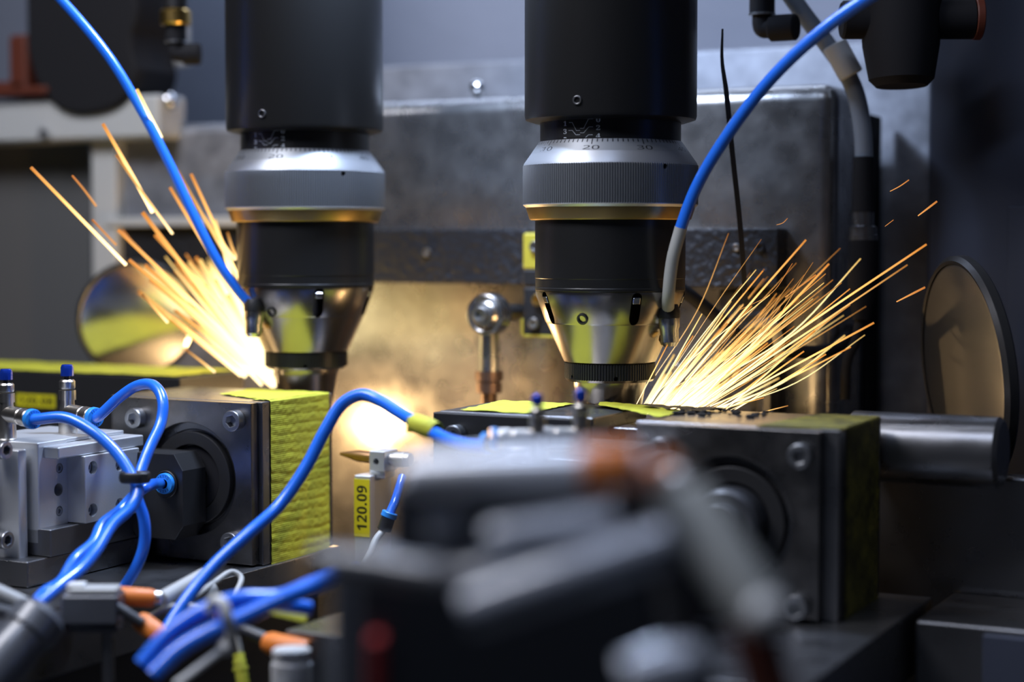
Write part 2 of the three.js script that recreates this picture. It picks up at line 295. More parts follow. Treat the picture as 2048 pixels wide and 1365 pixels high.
function makeHead(label) {
  const g = thing('laser_head', label, 'laser head', V(0, HB, 0));
  const L = (px, ypx) => [hr(px), hy(ypx) - HB];
  lpart(g, 'upper_body', lathe([[0, 0.52], [hr(171), 0.52], L(171, 234), L(169, 241), L(150, 247), L(139, 247)], 128), M.headBlack);
  const neck = lpart(g, 'neck', lathe([L(140, 246), L(140, 288)], 96), M.headBlack);
  const sring = lpart(g, 'scale_ring', lathe([L(139, 285), L(142, 285), L(172, 328), L(173.5, 333), L(170, 334)], 128), M.ringCone);
  lpart(g, 'lower_lip', lathe([L(160, 408), L(174, 409), L(174, 411), L(168, 416), L(150, 416)], 128), M.alu);
  lpart(g, 'gold_band', lathe([L(150, 414), L(168, 415), L(168, 418), L(161, 439), L(158, 441), L(140, 441)], 128), M.gold);
  lpart(g, 'barrel', lathe([L(140, 439), L(150, 441), L(150, 556), L(149.4, 557), L(149.4, 574), L(150, 575), L(150, 580), L(147, 583), L(120, 583)], 128), M.headBlack);
  lpart(g, 'lower_cone', lathe([L(110, 644), L(127, 646), L(94, 718), L(92, 722), L(70, 722)], 128), M.satin);
  lpart(g, 'collar', lathe([L(70, 720), L(84, 721), L(84, 728), L(70, 728)], 96), M.headBlack);
  lpart(g, 'clamp_edge', lathe([L(60, 754), L(89, 756), L(86, 761), L(60, 762)], 96), M.satin);
  lpart(g, 'nozzle', lathe([L(60, 760), L(73, 761), L(72, 773), L(71, 775), L(62, 822), L(54, 858), L(40, 860), L(38, 850)], 96), M.satin);
  // screws and slots
  const on = (a, r, y) => V(r * Math.sin(a), y, r * Math.cos(a));
  const screwAt = (a, px, ypx, r, m, name, tilt = 0) => { const b = merge(extr(circleShape(r, round(r * 0.66)), 0.0012, 0.00015), new THREE.CircleGeometry(r * 0.75, 20).translate(0, 0, 0.0002)); b.rotateX(tilt); b.rotateY(a); const p = on(a, hr(px) - 0.0004, hy(ypx) - HB); b.translate(p.x, p.y, p.z); return lpart(g, name, b, m); };
  const ang = (dx, r) => A0 + Math.asin(dx / r);
  screwAt(ang(-63, 171), 171, 213, 0.0022, M.steelDark, 'set_screw');
  screwAt(ang(-53, 133), 133, 633, 0.0028, M.anodised, 'set_screw', 0.33);
  const pinHole = (dx, r, y, rad) => { const q = ang(dx, r); return drill(on(q, hr(r), hy(y) - HB), on(q, 1, 0), rad, 0.005); };
  lpart(g, 'knurled_ring', cut(knurl(hr(174.5), L(0, 411)[1], L(0, 331)[1], 220, 0.00042, 0.0004), [pinHole(105, 174.5, 339, 0.0013)]), M.ringGrey);
  lpart(g, 'clamp_ring', cut(knurl(hr(91), L(0, 757)[1], L(0, 724)[1], 100, 0.0006, 0.0003), [pinHole(-75, 91, 751, 0.0011), pinHole(12, 91, 752, 0.0011)]), M.anodised);
  const slots = [], pins = [];
  for (const d of [-128, 52, 146]) {                            // elongated windows with a steel pin at the top
    const a = ang(d, 148), s = new THREE.Shape(); s.absarc(0, 0.0062, 0.0026, 0, Math.PI); s.absellipse(0, -0.004, 0.0026, 0.004, Math.PI, 2 * Math.PI); s.closePath();
    const w = extr(s, 0.010, 0, 16).translate(0, 0, -0.006); w.rotateX(0.33); w.rotateY(a); const p = on(a, hr(139), hy(616) - HB); w.translate(p.x, p.y, p.z); slots.push(w);
    const q = on(a, hr(146) - 0.0016, hy(596) - HB), pin = rb(-0.0019, 0.0019, -0.0017, 0.0017, -0.003, 0.002, 0.0005); pin.rotateX(0.33); pin.rotateY(a); pin.translate(q.x, q.y, q.z); pins.push(pin);
  }
  const cone = lpart(g, 'upper_cone', cut(lathe([L(104, 646), L(127, 646), L(129.5, 643), L(149, 588), L(149, 582), L(104, 582), L(104, 646)].reverse(), 128), slots), M.satin);
  lpart(g, 'core', lathe([L(103, 640), L(103, 586)], 64), M.anodised);
  for (const p of pins) lpart(cone, 'pin', p, M.chrome);
  // printing
  const neckTex = canvasTex(512, 256, (c, w, h) => {
    c.fillStyle = '#0b0b0b'; c.fillRect(0, 0, w, h); c.fillStyle = c.strokeStyle = '#c4ccd2'; c.lineWidth = 5; c.font = 'bold 74px serif'; c.textAlign = 'center';
    const X = (z) => (z - 400) / 300 * w, Y = (z) => (z - 690) / 130 * h;
    for (const [t, x, y] of [['1', 456, 752], ['3', 456, 796], ['5', 456, 842], ['0', 640, 736], ['2', 640, 780], ['4', 640, 826]]) c.fillText(t, X(x), Y(y));
    for (const l of [[[480, 734], [500, 734], [524, 780], [545, 780]], [[478, 778], [500, 778], [522, 804], [545, 804]], [[545, 769], [565, 769], [590, 718], [614, 718]], [[545, 794], [565, 794], [592, 762], [614, 762]], [[545, 830], [565, 830], [590, 806], [612, 806]]]) { c.beginPath(); l.forEach(([x, y], i) => c[i ? 'lineTo' : 'moveTo'](X(x), Y(y))); c.stroke(); }
  });
  const y = (z) => hy(z / 2.923) - HB, dx = (z) => 980 + z / 2.923 - 1220;
  lpart(neck, 'neck_print', onCone(hr(140.4), y(826), hr(140.4), y(694), ang(dx(400), 140), ang(dx(700), 140)), S({ map: neckTex, roughness: 0.5 }));
  const ringTex = canvasTex(2048, 128, (c, w, h) => {
    c.fillStyle = '#8b8e91'; c.fillRect(0, 0, w, h); c.fillStyle = c.strokeStyle = '#15171a'; c.lineWidth = 4; c.font = '62px sans-serif'; c.textAlign = 'center';
    for (let i = 0; i <= 100; i++) { const x = (i + 0.5) / 101 * w; c.beginPath(); c.moveTo(x, 0); c.lineTo(x, i % 10 === 0 ? 58 : 34); c.stroke(); if (i % 10 === 0) c.fillText(String((i / 10) * 10 % 100), x, 118); }
  });
  const per = 62 * D2R / 20;                                    // from 10 to 20 on the scale
  const a20 = ang(-36, 150), per1 = (a20 - ang(-120, 150)) / 10;
  lpart(sring, 'scale_print', onCone(hr(158.4), hy(308.2) - HB, hr(142.4), hy(285.4) - HB, a20 - per1 * 20.5, a20 + per1 * 80.5, 160), S({ map: ringTex, metalness: 0.6, roughness: 0.4 }));
  return g;
}
const head = makeHead('laser head with a black cable tie and curved blue hose beside it');
const head2 = head.clone(); head2.name = numbered('laser_head'); scene.add(head2); head2.position.x = -0.1855; head2.position.z = -0.0065;
head2.userData = { label: 'laser head in the smoke, rising behind the block with the ribbed green tape', category: 'laser head' };
function hoseFitting(h, a, len) {                               // hose nozzle screwed into the lower cone
  const c = V(Math.sin(a), 0, Math.cos(a)), y = hy(672) - HB;
  const at = (r, dy) => V(c.x * r, y + dy, c.z * r);
  const f = lpart(h, 'hose_fitting', merge(rod(at(0.031, -0.0005), at(0.0375, -0.0005), 0.0026, 0.0026, 6), rb(-0.0025, 0.0025, -0.003, 0.002, -0.0025, 0.0025, 0.0005).translate(at(0.0345, 0).x, y - 0.0005, at(0.0345, 0).z)), M.brass);
  const b0 = at(0.0362, -0.004), b1 = at(0.0352, 0.012);
  lpart(h, 'elbow', turned(b0, b1, [[0.0001, 0], [0.0032, 0], [0.0044, 0.12], [0.0046, 0.5], [0.0052, 0.6], [0.0053, 0.88], [0.0045, 1], [0.0001, 1]]), M.steel);
  lpart(h, 'seal', turned(at(0.0353, 0.0098), at(0.035, 0.0165), [[0.0001, 0], [0.0056, 0], [0.0058, 0.5], [0.0046, 1], [0.0001, 1]]), M.black);
  return h.position.clone().add(at(0.035, 0.012));
}
const fitR = hoseFitting(head, A0 + 54 * D2R), fitL = hoseFitting(head2, A0 - 9.6 * D2R - 32 * D2R);

// ---------------------------------------------------------------- hoses to the heads
{
  const pts = [fitR, ...pix([[1337, 590, 0.868], [1345, 520, 0.862], [1362, 455, 0.858], [1395, 370, 0.852], [1455, 270, 0.842], [1540, 160, 0.828], [1640, 65, 0.81], [1745, -10, 0.79], [1850, -70, 0.77]])];
  const h = thing('air_hose', 'blue air hose curving up from the laser head past the cable tie', 'hose', fitR.clone());
  part(h, 'tube', tube(pts, 0.0029, 160, 14), M.hose);
  part(h, 'grey_section', tube(pts.slice(0, 4), 0.0031, 60, 14), M.cableGrey).userData.label = 'grey end section of the hose';  // slightly wider grey length over the lower end
}
single('air_hose', tube([fitL, ...pix([[490, 598, 0.965], [440, 530, 0.962], [392, 440, 0.96], [340, 330, 0.958], [285, 225, 0.955], [215, 110, 0.95], [118, -5, 0.945], [60, -60, 0.94]])], 0.0026, 160, 14), M.hose, 'blue air hose running down through the hazy sparks to a laser head', 'hose');
// black cable tie
{
  const pts = pix([[1492, 610, 0.93], [1480, 450, 0.925], [1465, 310, 0.92], [1452, 180, 0.915], [1444, 120, 0.915], [1445, 58, 0.915]]), c = new THREE.CatmullRomCurve3(pts), gs = [];
  const s = 40, pos = [], idx = [], R = V(0.891, 0, -0.454), N = V(0.454, 0, 0.891);
  for (let i = 0; i <= s; i++) { const p = c.getPointAt(i / s), w = 0.0013 * (i > 30 ? 0.35 + 0.65 * (1 - (i - 30) / 10) : 1), t = 0.0007; for (const [a, b] of [[-w, -t], [w, -t], [w, t], [-w, t]]) { const q = p.clone().addScaledVector(R, a).addScaledVector(N, b); pos.push(q.x, q.y, q.z); } }
  for (let i = 0; i < s; i++) for (let j = 0; j < 4; j++) { const a = 4 * i + j, b = 4 * i + (j + 1) % 4; idx.push(a, b, b + 4, a, b + 4, a + 4); }
  idx.push(0, 3, 2, 0, 2, 1, 4 * s, 4 * s + 1, 4 * s + 2, 4 * s, 4 * s + 2, 4 * s + 3);
  const g = new THREE.BufferGeometry(); g.setAttribute('position', new THREE.Float32BufferAttribute(pos, 3)); g.setIndex(idx);
  single('cable_tie', creaseNormals(g, 0.5), M.black, 'long black cable tie end standing upright before the steel cover', 'cable tie');
  single('hose', tube([...pix([[1330, 560, 0.955], [1375, 588, 0.95], [1440, 640, 0.945], [1500, 690, 0.94], [1570, 702, 0.95], [1640, 704, 0.96], [1680, 690, 0.975], [1700, 660, 0.985]])], 0.0036, 90, 14), M.rubber, 'thin black hose sagging behind the bright sparks', 'hose');
  single('hose', tube([...pix([[1500, 660, 0.945], [1520, 648, 0.94], [1545, 652, 0.935], [1556, 680, 0.935], [1560, 720, 0.94]])], 0.003, 60, 14), M.cableGrey, 'short pale hose bend seen through the sparks', 'hose');
}

// ---------------------------------------------------------------- weld station blocks
const yT = E - 0.080, zF = 0.087, zP = 0.081, zK = 0.0165;      // top of the blocks, front of flange, back of flange, back of body
function ribbed(x, y0, y1, z0, z1, up, ribs, amp) {             // cloth tape on a +x face, folded over the top by "up"; wrinkled in ridges
  const nu = 40, nv = 220, pos = [], uv = [], idx = [], H = y1 - y0, T = H + up;
  for (let j = 0; j <= nv; j++) for (let i = 0; i <= nu; i++) {
    const u = i / nu, s = j / nv * T, z = z1 + (z0 - z1) * u;
    const tear = j === 0 ? 0.0012 * noise.noise(u * 22, 3, 1) - 0.006 * u * 0 : 0;
    const w = noise.noise(u * 3, s * 60, 5) * 0.8, rid = Math.pow(0.5 + 0.5 * Math.sin((s / H * ribs + w * 0.35 + 0.5 * Math.sin(u * 2.2)) * 2 * Math.PI), 0.3);
    const o = 0.0004 + amp * rid * (0.6 + 0.5 * noise.noise(u * 5, s * 90, 9)) + 0.00025 * noise.noise(u * 40, s * 400, 2);
    if (s <= H) pos.push(x + o, y0 + s + tear + (j === 0 ? 0.0006 * noise.noise(u * 80, 1, 4) : 0), z); else pos.push(x - (s - H) + 0.0003, y1 + o, z);
    uv.push(u * 0.5, s * 10);
  }
  for (let j = 0; j < nv; j++) for (let i = 0; i < nu; i++) { const a = j * (nu + 1) + i, b = a + 1, c = a + nu + 1, d = c + 1; idx.push(a, b, d, a, d, c); }
  const g = new THREE.BufferGeometry(); g.setAttribute('position', new THREE.Float32BufferAttribute(pos, 3)); g.setAttribute('uv', new THREE.Float32BufferAttribute(uv, 2)); g.setIndex(idx); g.computeVertexNormals(); g.userData.keepUV = true; return g;
}
function tapeTop(pts, y, sub = 22, amp = 0.0006, k = 1) {       // a torn sheet of tape lying on a top face: a four-cornered patch
  const pos = [], uv = [], idx = [], [a, b, c, d] = pts, L = THREE.MathUtils.lerp;
  for (let j = 0; j <= sub; j++) for (let i = 0; i <= sub; i++) {
    const u = i / sub, v = j / sub, e = (j === 0 || j === sub || i === 0 || i === sub) ? 0.0016 : 0;
    const x = L(L(a[0], b[0], u), L(d[0], c[0], u), v) + e * noise.noise(u * 17, v * 17, k), z = L(L(a[1], b[1], u), L(d[1], c[1], u), v) + e * noise.noise(u * 19, v * 23, k + 5);
    pos.push(x, y + 0.0005 + amp * (0.5 + noise.noise(x * 160, z * 160, k)), z); uv.push(x * 10, z * 10);
  }
  for (let j = 0; j < sub; j++) for (let i = 0; i < sub; i++) { const p = j * (sub + 1) + i; idx.push(p, p + sub + 1, p + sub + 2, p, p + sub + 2, p + 1); }
  const g = new THREE.BufferGeometry(); g.setAttribute('position', new THREE.Float32BufferAttribute(pos, 3)); g.setAttribute('uv', new THREE.Float32BufferAttribute(uv, 2)); g.setIndex(idx); g.computeVertexNormals(); g.userData.keepUV = true; return g;
}
function flange(g, x0, x1, y0, y1, cx, cy, r, m, notch) {
  const s = new THREE.Shape(); const c = 0.0006;
  s.moveTo(x0, y0); s.lineTo(x1, y0); s.lineTo(x1, y1); if (notch) { s.lineTo(x0 + notch[0], y1); s.lineTo(x0 + notch[0], y1 - notch[1]); s.lineTo(x0, y1 - notch[1]); } else s.lineTo(x0, y1); s.closePath();
  const h = new THREE.Path(); h.absarc(cx, cy, r, 0, 2 * Math.PI, true); s.holes.push(h);
  return part(g, 'flange', extr(s, zF - zP, 0.0004, 72).translate(0, 0, zP), m);
}
function bearing(g, cx, cy, r, z) {                             // black stepped rings inside the bore of the flange
  const ring = (r0, r1, za, zb, m, name) => part(g, name, extr(circleShape(r1, round(r0)), zb - za, 0.0005, 64).translate(cx, cy, za), m);
  ring(r * 0.86, r * 1.02, z - 0.0045, z - 0.0022, M.steelDark, 'bore_ring'); ring(r * 0.60, r * 0.84, z - 0.006, z + 0.0012, M.anodised, 'seal_ring'); ring(r * 0.30, r * 0.58, z - 0.008, z - 0.0005, M.rubber, 'seal_ring');
}
const yB = E - 0.1625;                                          // underside of the blocks = top of the base plates
// left station
{
  const x1 = -0.154, x0 = -0.250;
  const base = thing('base_plate', 'dark steel base plate under the block with the ribbed green tape', 'base', V(-0.25, 0, 0.09));
  part(base, 'plate', rb(-0.40, -0.152, yB - 0.022, yB - 0.0004, 0.0125, 0.30, 0.0006), M.steelDark);
  part(base, 'pedestal', rb(-0.385, -0.165, 0, yB - 0.0222, 0.014, 0.26, 0.001), M.bed);
  const g = thing('station_block', 'steel station block with ribbed yellow-green tape on its side', 'block', V((x0 + x1) / 2, yB, 0.05));
  part(g, 'body', rb(x0, x1, yB, yT, zK, zP, 0.0006), M.steelDark);
  const fx1 = -0.1565, cy = pZ(375, 958, zF).y, cx = pZ(378, 958, zF).x;
  const fl = flange(g, -0.244, fx1, yB + 0.0008, yT - 0.0003, cx, cy, 0.0287, M.plate, [0.0145, 0.0]);
  bearing(g, cx, cy, 0.0287, zF - 0.003);
  for (const [x, y] of [[267, 838], [464, 843], [262, 1070], [459, 1087]]) { const p = pZ(x - 2, y, zF + 0.005); boltAt(g, V(p.x, p.y, zF - 0.0003), 0.0053, 0.0056, M.bolt, undefined, fl); }
  const side = part(g, 'tape', ribbed(x1, yB - 0.0035, yT, 0.0205, 0.0745, 0.012, 17, 0.00035), M.tape); side.userData.label = 'ribbed yellow-green cloth tape with torn edge';
  part(g, 'tape', tapeTop([[x1 - 0.001, 0.0745], [x1 - 0.001, 0.021], [x1 - 0.05, 0.021], [x1 - 0.045, 0.055]], yT, 22, 0.0004, 3), M.tape);
  // second dark block behind with the number label
  const a = pZ(30, 790, -0.02), h = thing('station_block', 'dark block in the haze carrying a yellow 120.08 label', 'block', V(-0.33, 0, -0.06));
  const bx1 = pZ(115, 790, 0.012).x;
  const hb = part(h, 'body', rb(-0.47, -0.258, 0, yT + 0.004, -0.05, 0.012, 0.001), M.anodised);
  part(h, 'tape', tapeTop([[-0.46, 0.012], [-0.262, 0.012], [-0.262, -0.048], [-0.46, -0.048]], yT + 0.004, 22, 0.0006, 11), M.tape);
  const la = pZ(33, 787, 0.0124), lb = pZ(111, 817, 0.0124);
  const lt = canvasTex(256, 96, (c, w, H) => { c.fillStyle = '#c6bd1c'; c.fillRect(0, 0, w, H); c.fillStyle = '#14140c'; c.font = 'bold 76px sans-serif'; c.textAlign = 'center'; c.fillText('120.08', w / 2, 75, 236); });
  const lg = new THREE.BoxGeometry(lb.x - la.x, la.y - lb.y, 0.0004).translate((la.x + lb.x) / 2, (la.y + lb.y) / 2, 0.0124); lg.userData.keepUV = true;
  const lm = sub(hb, 'number_label', lg, S({ map: lt, roughness: 0.5 })); lm.userData.label = 'yellow label printed 120.08';
}
// right station
const RX0 = -0.053, RX1 = 0.143;
{
  const base = thing('base_plate', 'dark steel base plate under the block beside the steel tube', 'base', V(0.05, 0, 0.07));
  part(base, 'plate', rb(-0.06, 0.165, yB - 0.03, yB - 0.0004, zK - 0.01, 0.20, 0.0006), M.steelDark);
  part(base, 'pedestal', rb(-0.045, 0.15, 0, yB - 0.0302, zK, 0.18, 0.001), M.bed);
  const g = thing('station_block', 'steel station block with smooth dark green tape under the bright sparks', 'block', V((RX0 + RX1) / 2, yB, 0.05));
  part(g, 'body', merge(rb(RX0, 0.027, yB, yT, zK, zP - 0.001, 0.0006), rb(0.0275, 0.0485, yB, yT - 0.006, zK, 0.06, 0.0006), rb(0.049, RX1, yB, yT, zK, zP, 0.0006)), M.steelDark);
  const c2 = pZ(1460, 1045, zF);
  const fl = flange(g, 0.0512, 0.136, yB + 0.0008, yT - 0.0003, c2.x, c2.y, 0.0287, M.plate);
  bearing(g, c2.x, c2.y, 0.0287, zF - 0.003);
  part(g, 'spindle', merge(rod(V(c2.x, c2.y, 0.07), V(c2.x, c2.y, 0.096), 0.0165, 0.0155, 40), rod(V(c2.x, c2.y, 0.09), V(c2.x, c2.y, 0.102), 0.011, 0.010, 32)), M.connector);
  const cp = part(g, 'cover_plate', extr(rectShape(RX0, 0.0265, yB + 0.001, yT - 0.0003), 0.006, 0.0005).translate(0, 0, zP - 0.001), M.anodised);
  for (const [x, y] of [[1318, 900], [1597, 914], [1590, 1217], [905, 872]]) { const p = pZ(x, y, zF + 0.005); boltAt(g, V(p.x, p.y, zF - 0.0004), x < 1000 ? 0.0048 : 0.0053, 0.0056, M.bolt, undefined, x < 1000 ? cp : fl); }
  part(g, 'tape', tapeTop([[RX0 + 0.010, 0.078], [RX0 + 0.046, 0.078], [RX0 + 0.044, 0.022], [RX0 + 0.004, 0.022]], yT, 22, 0.0005, 7), M.tape);
  const t2 = part(g, 'tape', tapeTop([[0.105, 0.084], [RX1, 0.08], [RX1, 0.0175], [0.115, 0.0175]], yT, 22, 0.0003, 8), M.sootShadeTape);
  part(g, 'tape', ribbed(RX1, yB - 0.004, yT, 0.021, 0.072, 0.003, 3, 0.0002), M.sootShadeTape);
  // burnt crumbs and folded flap round the weld gap
  const sub = 26, pos = [], uv = [], idx = [];
  for (let j = 0; j <= 10; j++) for (let i = 0; i <= sub; i++) {
    const u = i / sub, v = j / 10, x = THREE.MathUtils.lerp(0.008, 0.054, u) + 0.001 * noise.noise(u * 14, v * 8, 3) * (j % 10 ? 0 : 1), z = THREE.MathUtils.lerp(0.047, 0.030, v) + 0.034 * (1 - v) * (u - 0.45);
    pos.push(x, yT + 0.0006 + 0.0022 * Math.pow(Math.sin(Math.PI * Math.min(1, (1 - u) * 0.55 + 0.02)), 2) * (0.4 + 0.6 * v) + 0.0007 * noise.noise(u * 9, v * 9, 6), z); uv.push(x * 10, z * 10);
  }
  for (let j = 0; j < 10; j++) for (let i = 0; i < sub; i++) { const p = j * (sub + 1) + i; idx.push(p, p + 1, p + sub + 2, p, p + sub + 2, p + sub + 1); }
  const fg = new THREE.BufferGeometry(); fg.setAttribute('position', new THREE.Float32BufferAttribute(pos, 3)); fg.setAttribute('uv', new THREE.Float32BufferAttribute(uv, 2)); fg.setIndex(idx); fg.computeVertexNormals(); fg.userData.keepUV = true;
  part(g, 'tape_flap', fg, M.tape);
  part(g, 'scorched_tape', tapeTop([[0.006, 0.034], [0.064, 0.036], [0.072, 0.018], [0.004, 0.018]], yT, 26, 0.0016, 21), M.scorched);
  const crumbs = [];
  for (let i = 0; i < 40; i++) { const c = new THREE.IcosahedronGeometry(rr(0.0006, 0.0018), 0); c.scale(1.6, 0.6, 1); c.rotateY(rr(0, 6)); c.translate(rr(0.052, 0.094), yT + 0.0008, rr(0.02, 0.05) ); crumbs.push(c); }
  part(g, 'burnt_crumbs', merge(crumbs), M.char);
}
// workpieces under the heads, hidden by the blocks, with the weld pools
const weldR = V(0, hy(905), 0), weldL = V(-0.1855, hy(905), -0.0065);
for (const [w, label, k] of [[weldR, 'steel workpiece under the laser head beside the cable tie', 0], [weldL, 'steel workpiece under the laser head in the smoke', 1]]) {
  const g = thing('workpiece', label, 'workpiece', V(w.x, 0, w.z - 0.01));
  part(g, 'tube', rod(V(w.x - 0.012, 0.0, w.z - 0.008), V(w.x - 0.012, w.y - 0.002, w.z - 0.008), 0.011, 0.011, 40), M.steel);
  part(g, 'glowing_pool', new THREE.SphereGeometry(0.0022, 16, 12).translate(w.x - 0.004, w.y + 0.0005, w.z - 0.002), S({ color: 0x000000, emissive: lin(1, 0.62, 0.26), emissiveIntensity: 60 }));
}
const lampR = new THREE.PointLight(lin(1, 0.62, 0.27), 0.012); lampR.position.copy(weldR).add(V(0.006, 0.014, -0.018)); lampR.castShadow = true; lampR.shadow.radius = 0.2; lampR.name = 'weld_light'; scene.add(lampR);
const lampL = new THREE.PointLight(lin(1, 0.62, 0.27), 0.07); lampL.position.copy(weldL).add(V(-0.046, -0.010, -0.076)); lampL.castShadow = true; lampL.shadow.radius = 0.25; lampL.name = 'weld_light_001'; scene.add(lampL);

// ---------------------------------------------------------------- sparks
const rampTex = (stops) => { const n = 64, d = new Uint8Array(n * 4 * 4); for (let y = 0; y < 4; y++) for (let x = 0; x < n; x++) { const t = x / (n - 1); let k = 0; while (k < stops.length - 2 && t > stops[k + 1][0]) k++; const [t0, a] = stops[k], [t1, b] = stops[k + 1], f = Math.min(1, Math.max(0, (t - t0) / (t1 - t0))); for (let j = 0; j < 3; j++) d[4 * (y * n + x) + j] = 255 * (a[j] + (b[j] - a[j]) * f); d[4 * (y * n + x) + 3] = 255; } const q = new THREE.DataTexture(d, n, 4); q.magFilter = THREE.LinearFilter; q.needsUpdate = true; return q; };
const spk = (stops, i) => S({ color: 0x000000, roughness: 1, emissive: 0xffffff, emissiveMap: rampTex(stops), emissiveIntensity: i });
const hot = [spk([[0, [1, 0.72, 0.36]], [0.35, [0.9, 0.55, 0.2]], [0.75, [0.42, 0.2, 0.05]], [1, [0.22, 0.08, 0.015]]], 3.6),
  spk([[0, [1, 0.7, 0.34]], [0.4, [0.6, 0.33, 0.1]], [1, [0.16, 0.06, 0.012]]], 2.6),
  spk([[0, [1, 0.8, 0.42]], [0.5, [0.8, 0.66, 0.3]], [1, [0.36, 0.22, 0.06]]], 3.2),
  spk([[0, [0.5, 0.22, 0.06]], [1, [0.3, 0.1, 0.02]]], 2.0)];
let nsp = 0;
function spark(pts, r, m, side, look = '') {
  const seg = 14, c = new THREE.CatmullRomCurve3(pts, false, 'centripetal'), g = new THREE.TubeGeometry(c, seg, r, 6, false);
  const p = g.attributes.position, q = V(0, 0, 0); for (let i = 0; i <= seg; i++) { const P0 = c.getPointAt(i / seg), k = side === 'L' ? 1 : 0.55 + 0.45 * Math.min(1, i / seg * 1.6); for (let j = 0; j <= 6; j++) { const n = i * 7 + j; q.fromBufferAttribute(p, n).sub(P0).multiplyScalar(k).add(P0); p.setXYZ(n, q.x, q.y, q.z); } }
  g.userData.keepUV = true;
  const base = pts[0].clone(); g.translate(-base.x, -base.y, -base.z);
  const o = mesh('glowing_spark', g, m, scene); o.position.copy(base); o.castShadow = false;
  const far = side === 'R' ? 'from the block with smooth green tape' : 'from the block with ribbed green tape';
  const kind = look || (m === hot[3] ? 'short dim orange spark streak flying loose, far' : m === hot[1] ? 'orange spark streak flying' : m === hot[2] ? 'pale yellow spark streak flying' : 'bright orange and white spark streak flying');
  o.userData = { label: kind + ' ' + far, category: 'spark', group: side === 'R' ? 'sparks of the clear weld' : 'sparks of the hazy weld' };
  nsp++;
}
const OR = [1214, 935];
function rightSpark(x0, y0, x1, y1, w, m, curl = 0, d = 0.9) {
  const P0 = pd(x0, y0, d), n = [-(y1 - y0), x1 - x0], mid = [(x0 + x1) / 2 - n[0] * curl, (y0 + y1) / 2 - n[1] * curl];
  spark([P0, pd(mid[0], mid[1], d + (d - 0.894) * 0.5), pd(x1, y1, d + (d - 0.894))], w * 0.0002 / 2, m, 'R', Math.abs(curl) > 0.02 ? 'thin curling spark streak flying' : '');
}
// the streaks that can be told apart, end points read off the photograph
let turn = 0;
for (const [x0, y0, x1, y1, w, k, c] of [
  [1345, 800, 1612, 480, 4.5, 0, 0.01], [1400, 800, 1658, 528, 5, 0, 0], [1380, 822, 1853, 489, 5, 0, 0.01], [1500, 742, 1815, 530, 4, 1, 0], [1410, 828, 1748, 646, 5, 0, 0], [1330, 770, 1512, 540, 2, 2, 0.01], [1330, 780, 1526, 542, 3, 0, 0],
  [1298, 815, 1404, 628, 2.5, 2, 0], [1290, 818, 1386, 672, 3, 0, 0], [1270, 815, 1335, 690, 2.5, 0, 0], [1400, 820, 1700, 578, 3, 0, 0], [1360, 800, 1648, 566, 2, 2, 0], [1380, 800, 1683, 566, 3, 1, 0], [1440, 822, 1608, 703, 4, 0, 0],
  [1460, 826, 1652, 709, 4, 0, 0], [1440, 830, 1630, 662, 4, 0, 0], [1400, 830, 1528, 796, 2.5, 0, 0], [1508, 829, 1576, 812, 3, 1, 0], [1300, 800, 1540, 590, 2, 2, 0.02], [1350, 790, 1626, 525, 1.6, 1, -0.10], [1340, 780, 1608, 550, 1.6, 1, -0.09],
  [1480, 620, 1585, 527, 1.6, 3, -0.12], [1375, 780, 1600, 600, 1.6, 1, -0.08], [1360, 790, 1560, 600, 1.6, 1, -0.1], [1570, 595, 1632, 550, 4, 3, 0], [1780, 383, 1818, 360, 3, 3, -0.03], [1836, 432, 1874, 403, 5, 3, 0], [1770, 453, 1787, 440, 1.6, 3, 0], [1793, 604, 1850, 575, 5, 3, 0],
  [1553, 450, 1575, 437, 1.6, 3, -0.12], [1480, 770, 1700, 610, 4.5, 1, 0], [1330, 830, 1470, 720, 6, 2, 0], [1345, 828, 1520, 690, 6, 2, 0], [1355, 826, 1560, 650, 5, 2, 0],
]) rightSpark(x0, y0, x1, y1, w, hot[k], c, 0.875 + 0.0007 * turn++);
for (let i = 0; i < 120; i++) {
  const t = (rnd() + rnd() + rnd()) / 3, a = (22 + 42 * t + rr(-3, 3)) * D2R, near = rr(130, 250), len = 60 + 380 * Math.pow(rnd(), 1.7) * (1 - 0.55 * Math.abs(t - 0.45));
  const r0 = Math.max(near, 108 / Math.sin(a) + rr(0, 30)), r1 = r0 + len, w = rnd() < 0.25 ? rr(2.6, 4.2) : rr(1.0, 2.3);
  rightSpark(OR[0] + r0 * Math.cos(a), OR[1] - r0 * Math.sin(a), OR[0] + r1 * Math.cos(a), OR[1] - r1 * Math.sin(a), w, hot[rnd() < 0.5 ? 0 : rnd() < 0.5 ? 1 : 2], rnd() < 0.25 ? -rr(0.02, 0.07) : rr(-0.01, 0.01), 0.8995 + 0.00016 * i);
}
for (let i = 0; i < 45; i++) {                                   // dense core near the weld
  const a = (30 + 16 * (rnd() + rnd()) + rr(-4, 4)) * D2R, r0 = 112 / Math.sin(a) + rr(-6, 20), r1 = r0 + rr(40, 170);
  rightSpark(OR[0] + r0 * Math.cos(a), OR[1] - r0 * Math.sin(a), OR[0] + r1 * Math.cos(a), OR[1] - r1 * Math.sin(a), rr(2.5, 5), hot[2], 0, 0.9195 + 0.00018 * i);
}
let tl = 0;
const leftSpark = (x0, y0, x1, y1, w, m, d = 1.0) => spark([pd(x0, y0, d), pd((x0 + x1) / 2 + rr(-2, 2), (y0 + y1) / 2 + rr(-2, 2), d + (d - 1.0) * 0.4), pd(x1, y1, d + (d - 1.0) * 0.8)], w * 0.000278 / 2, m, 'L');
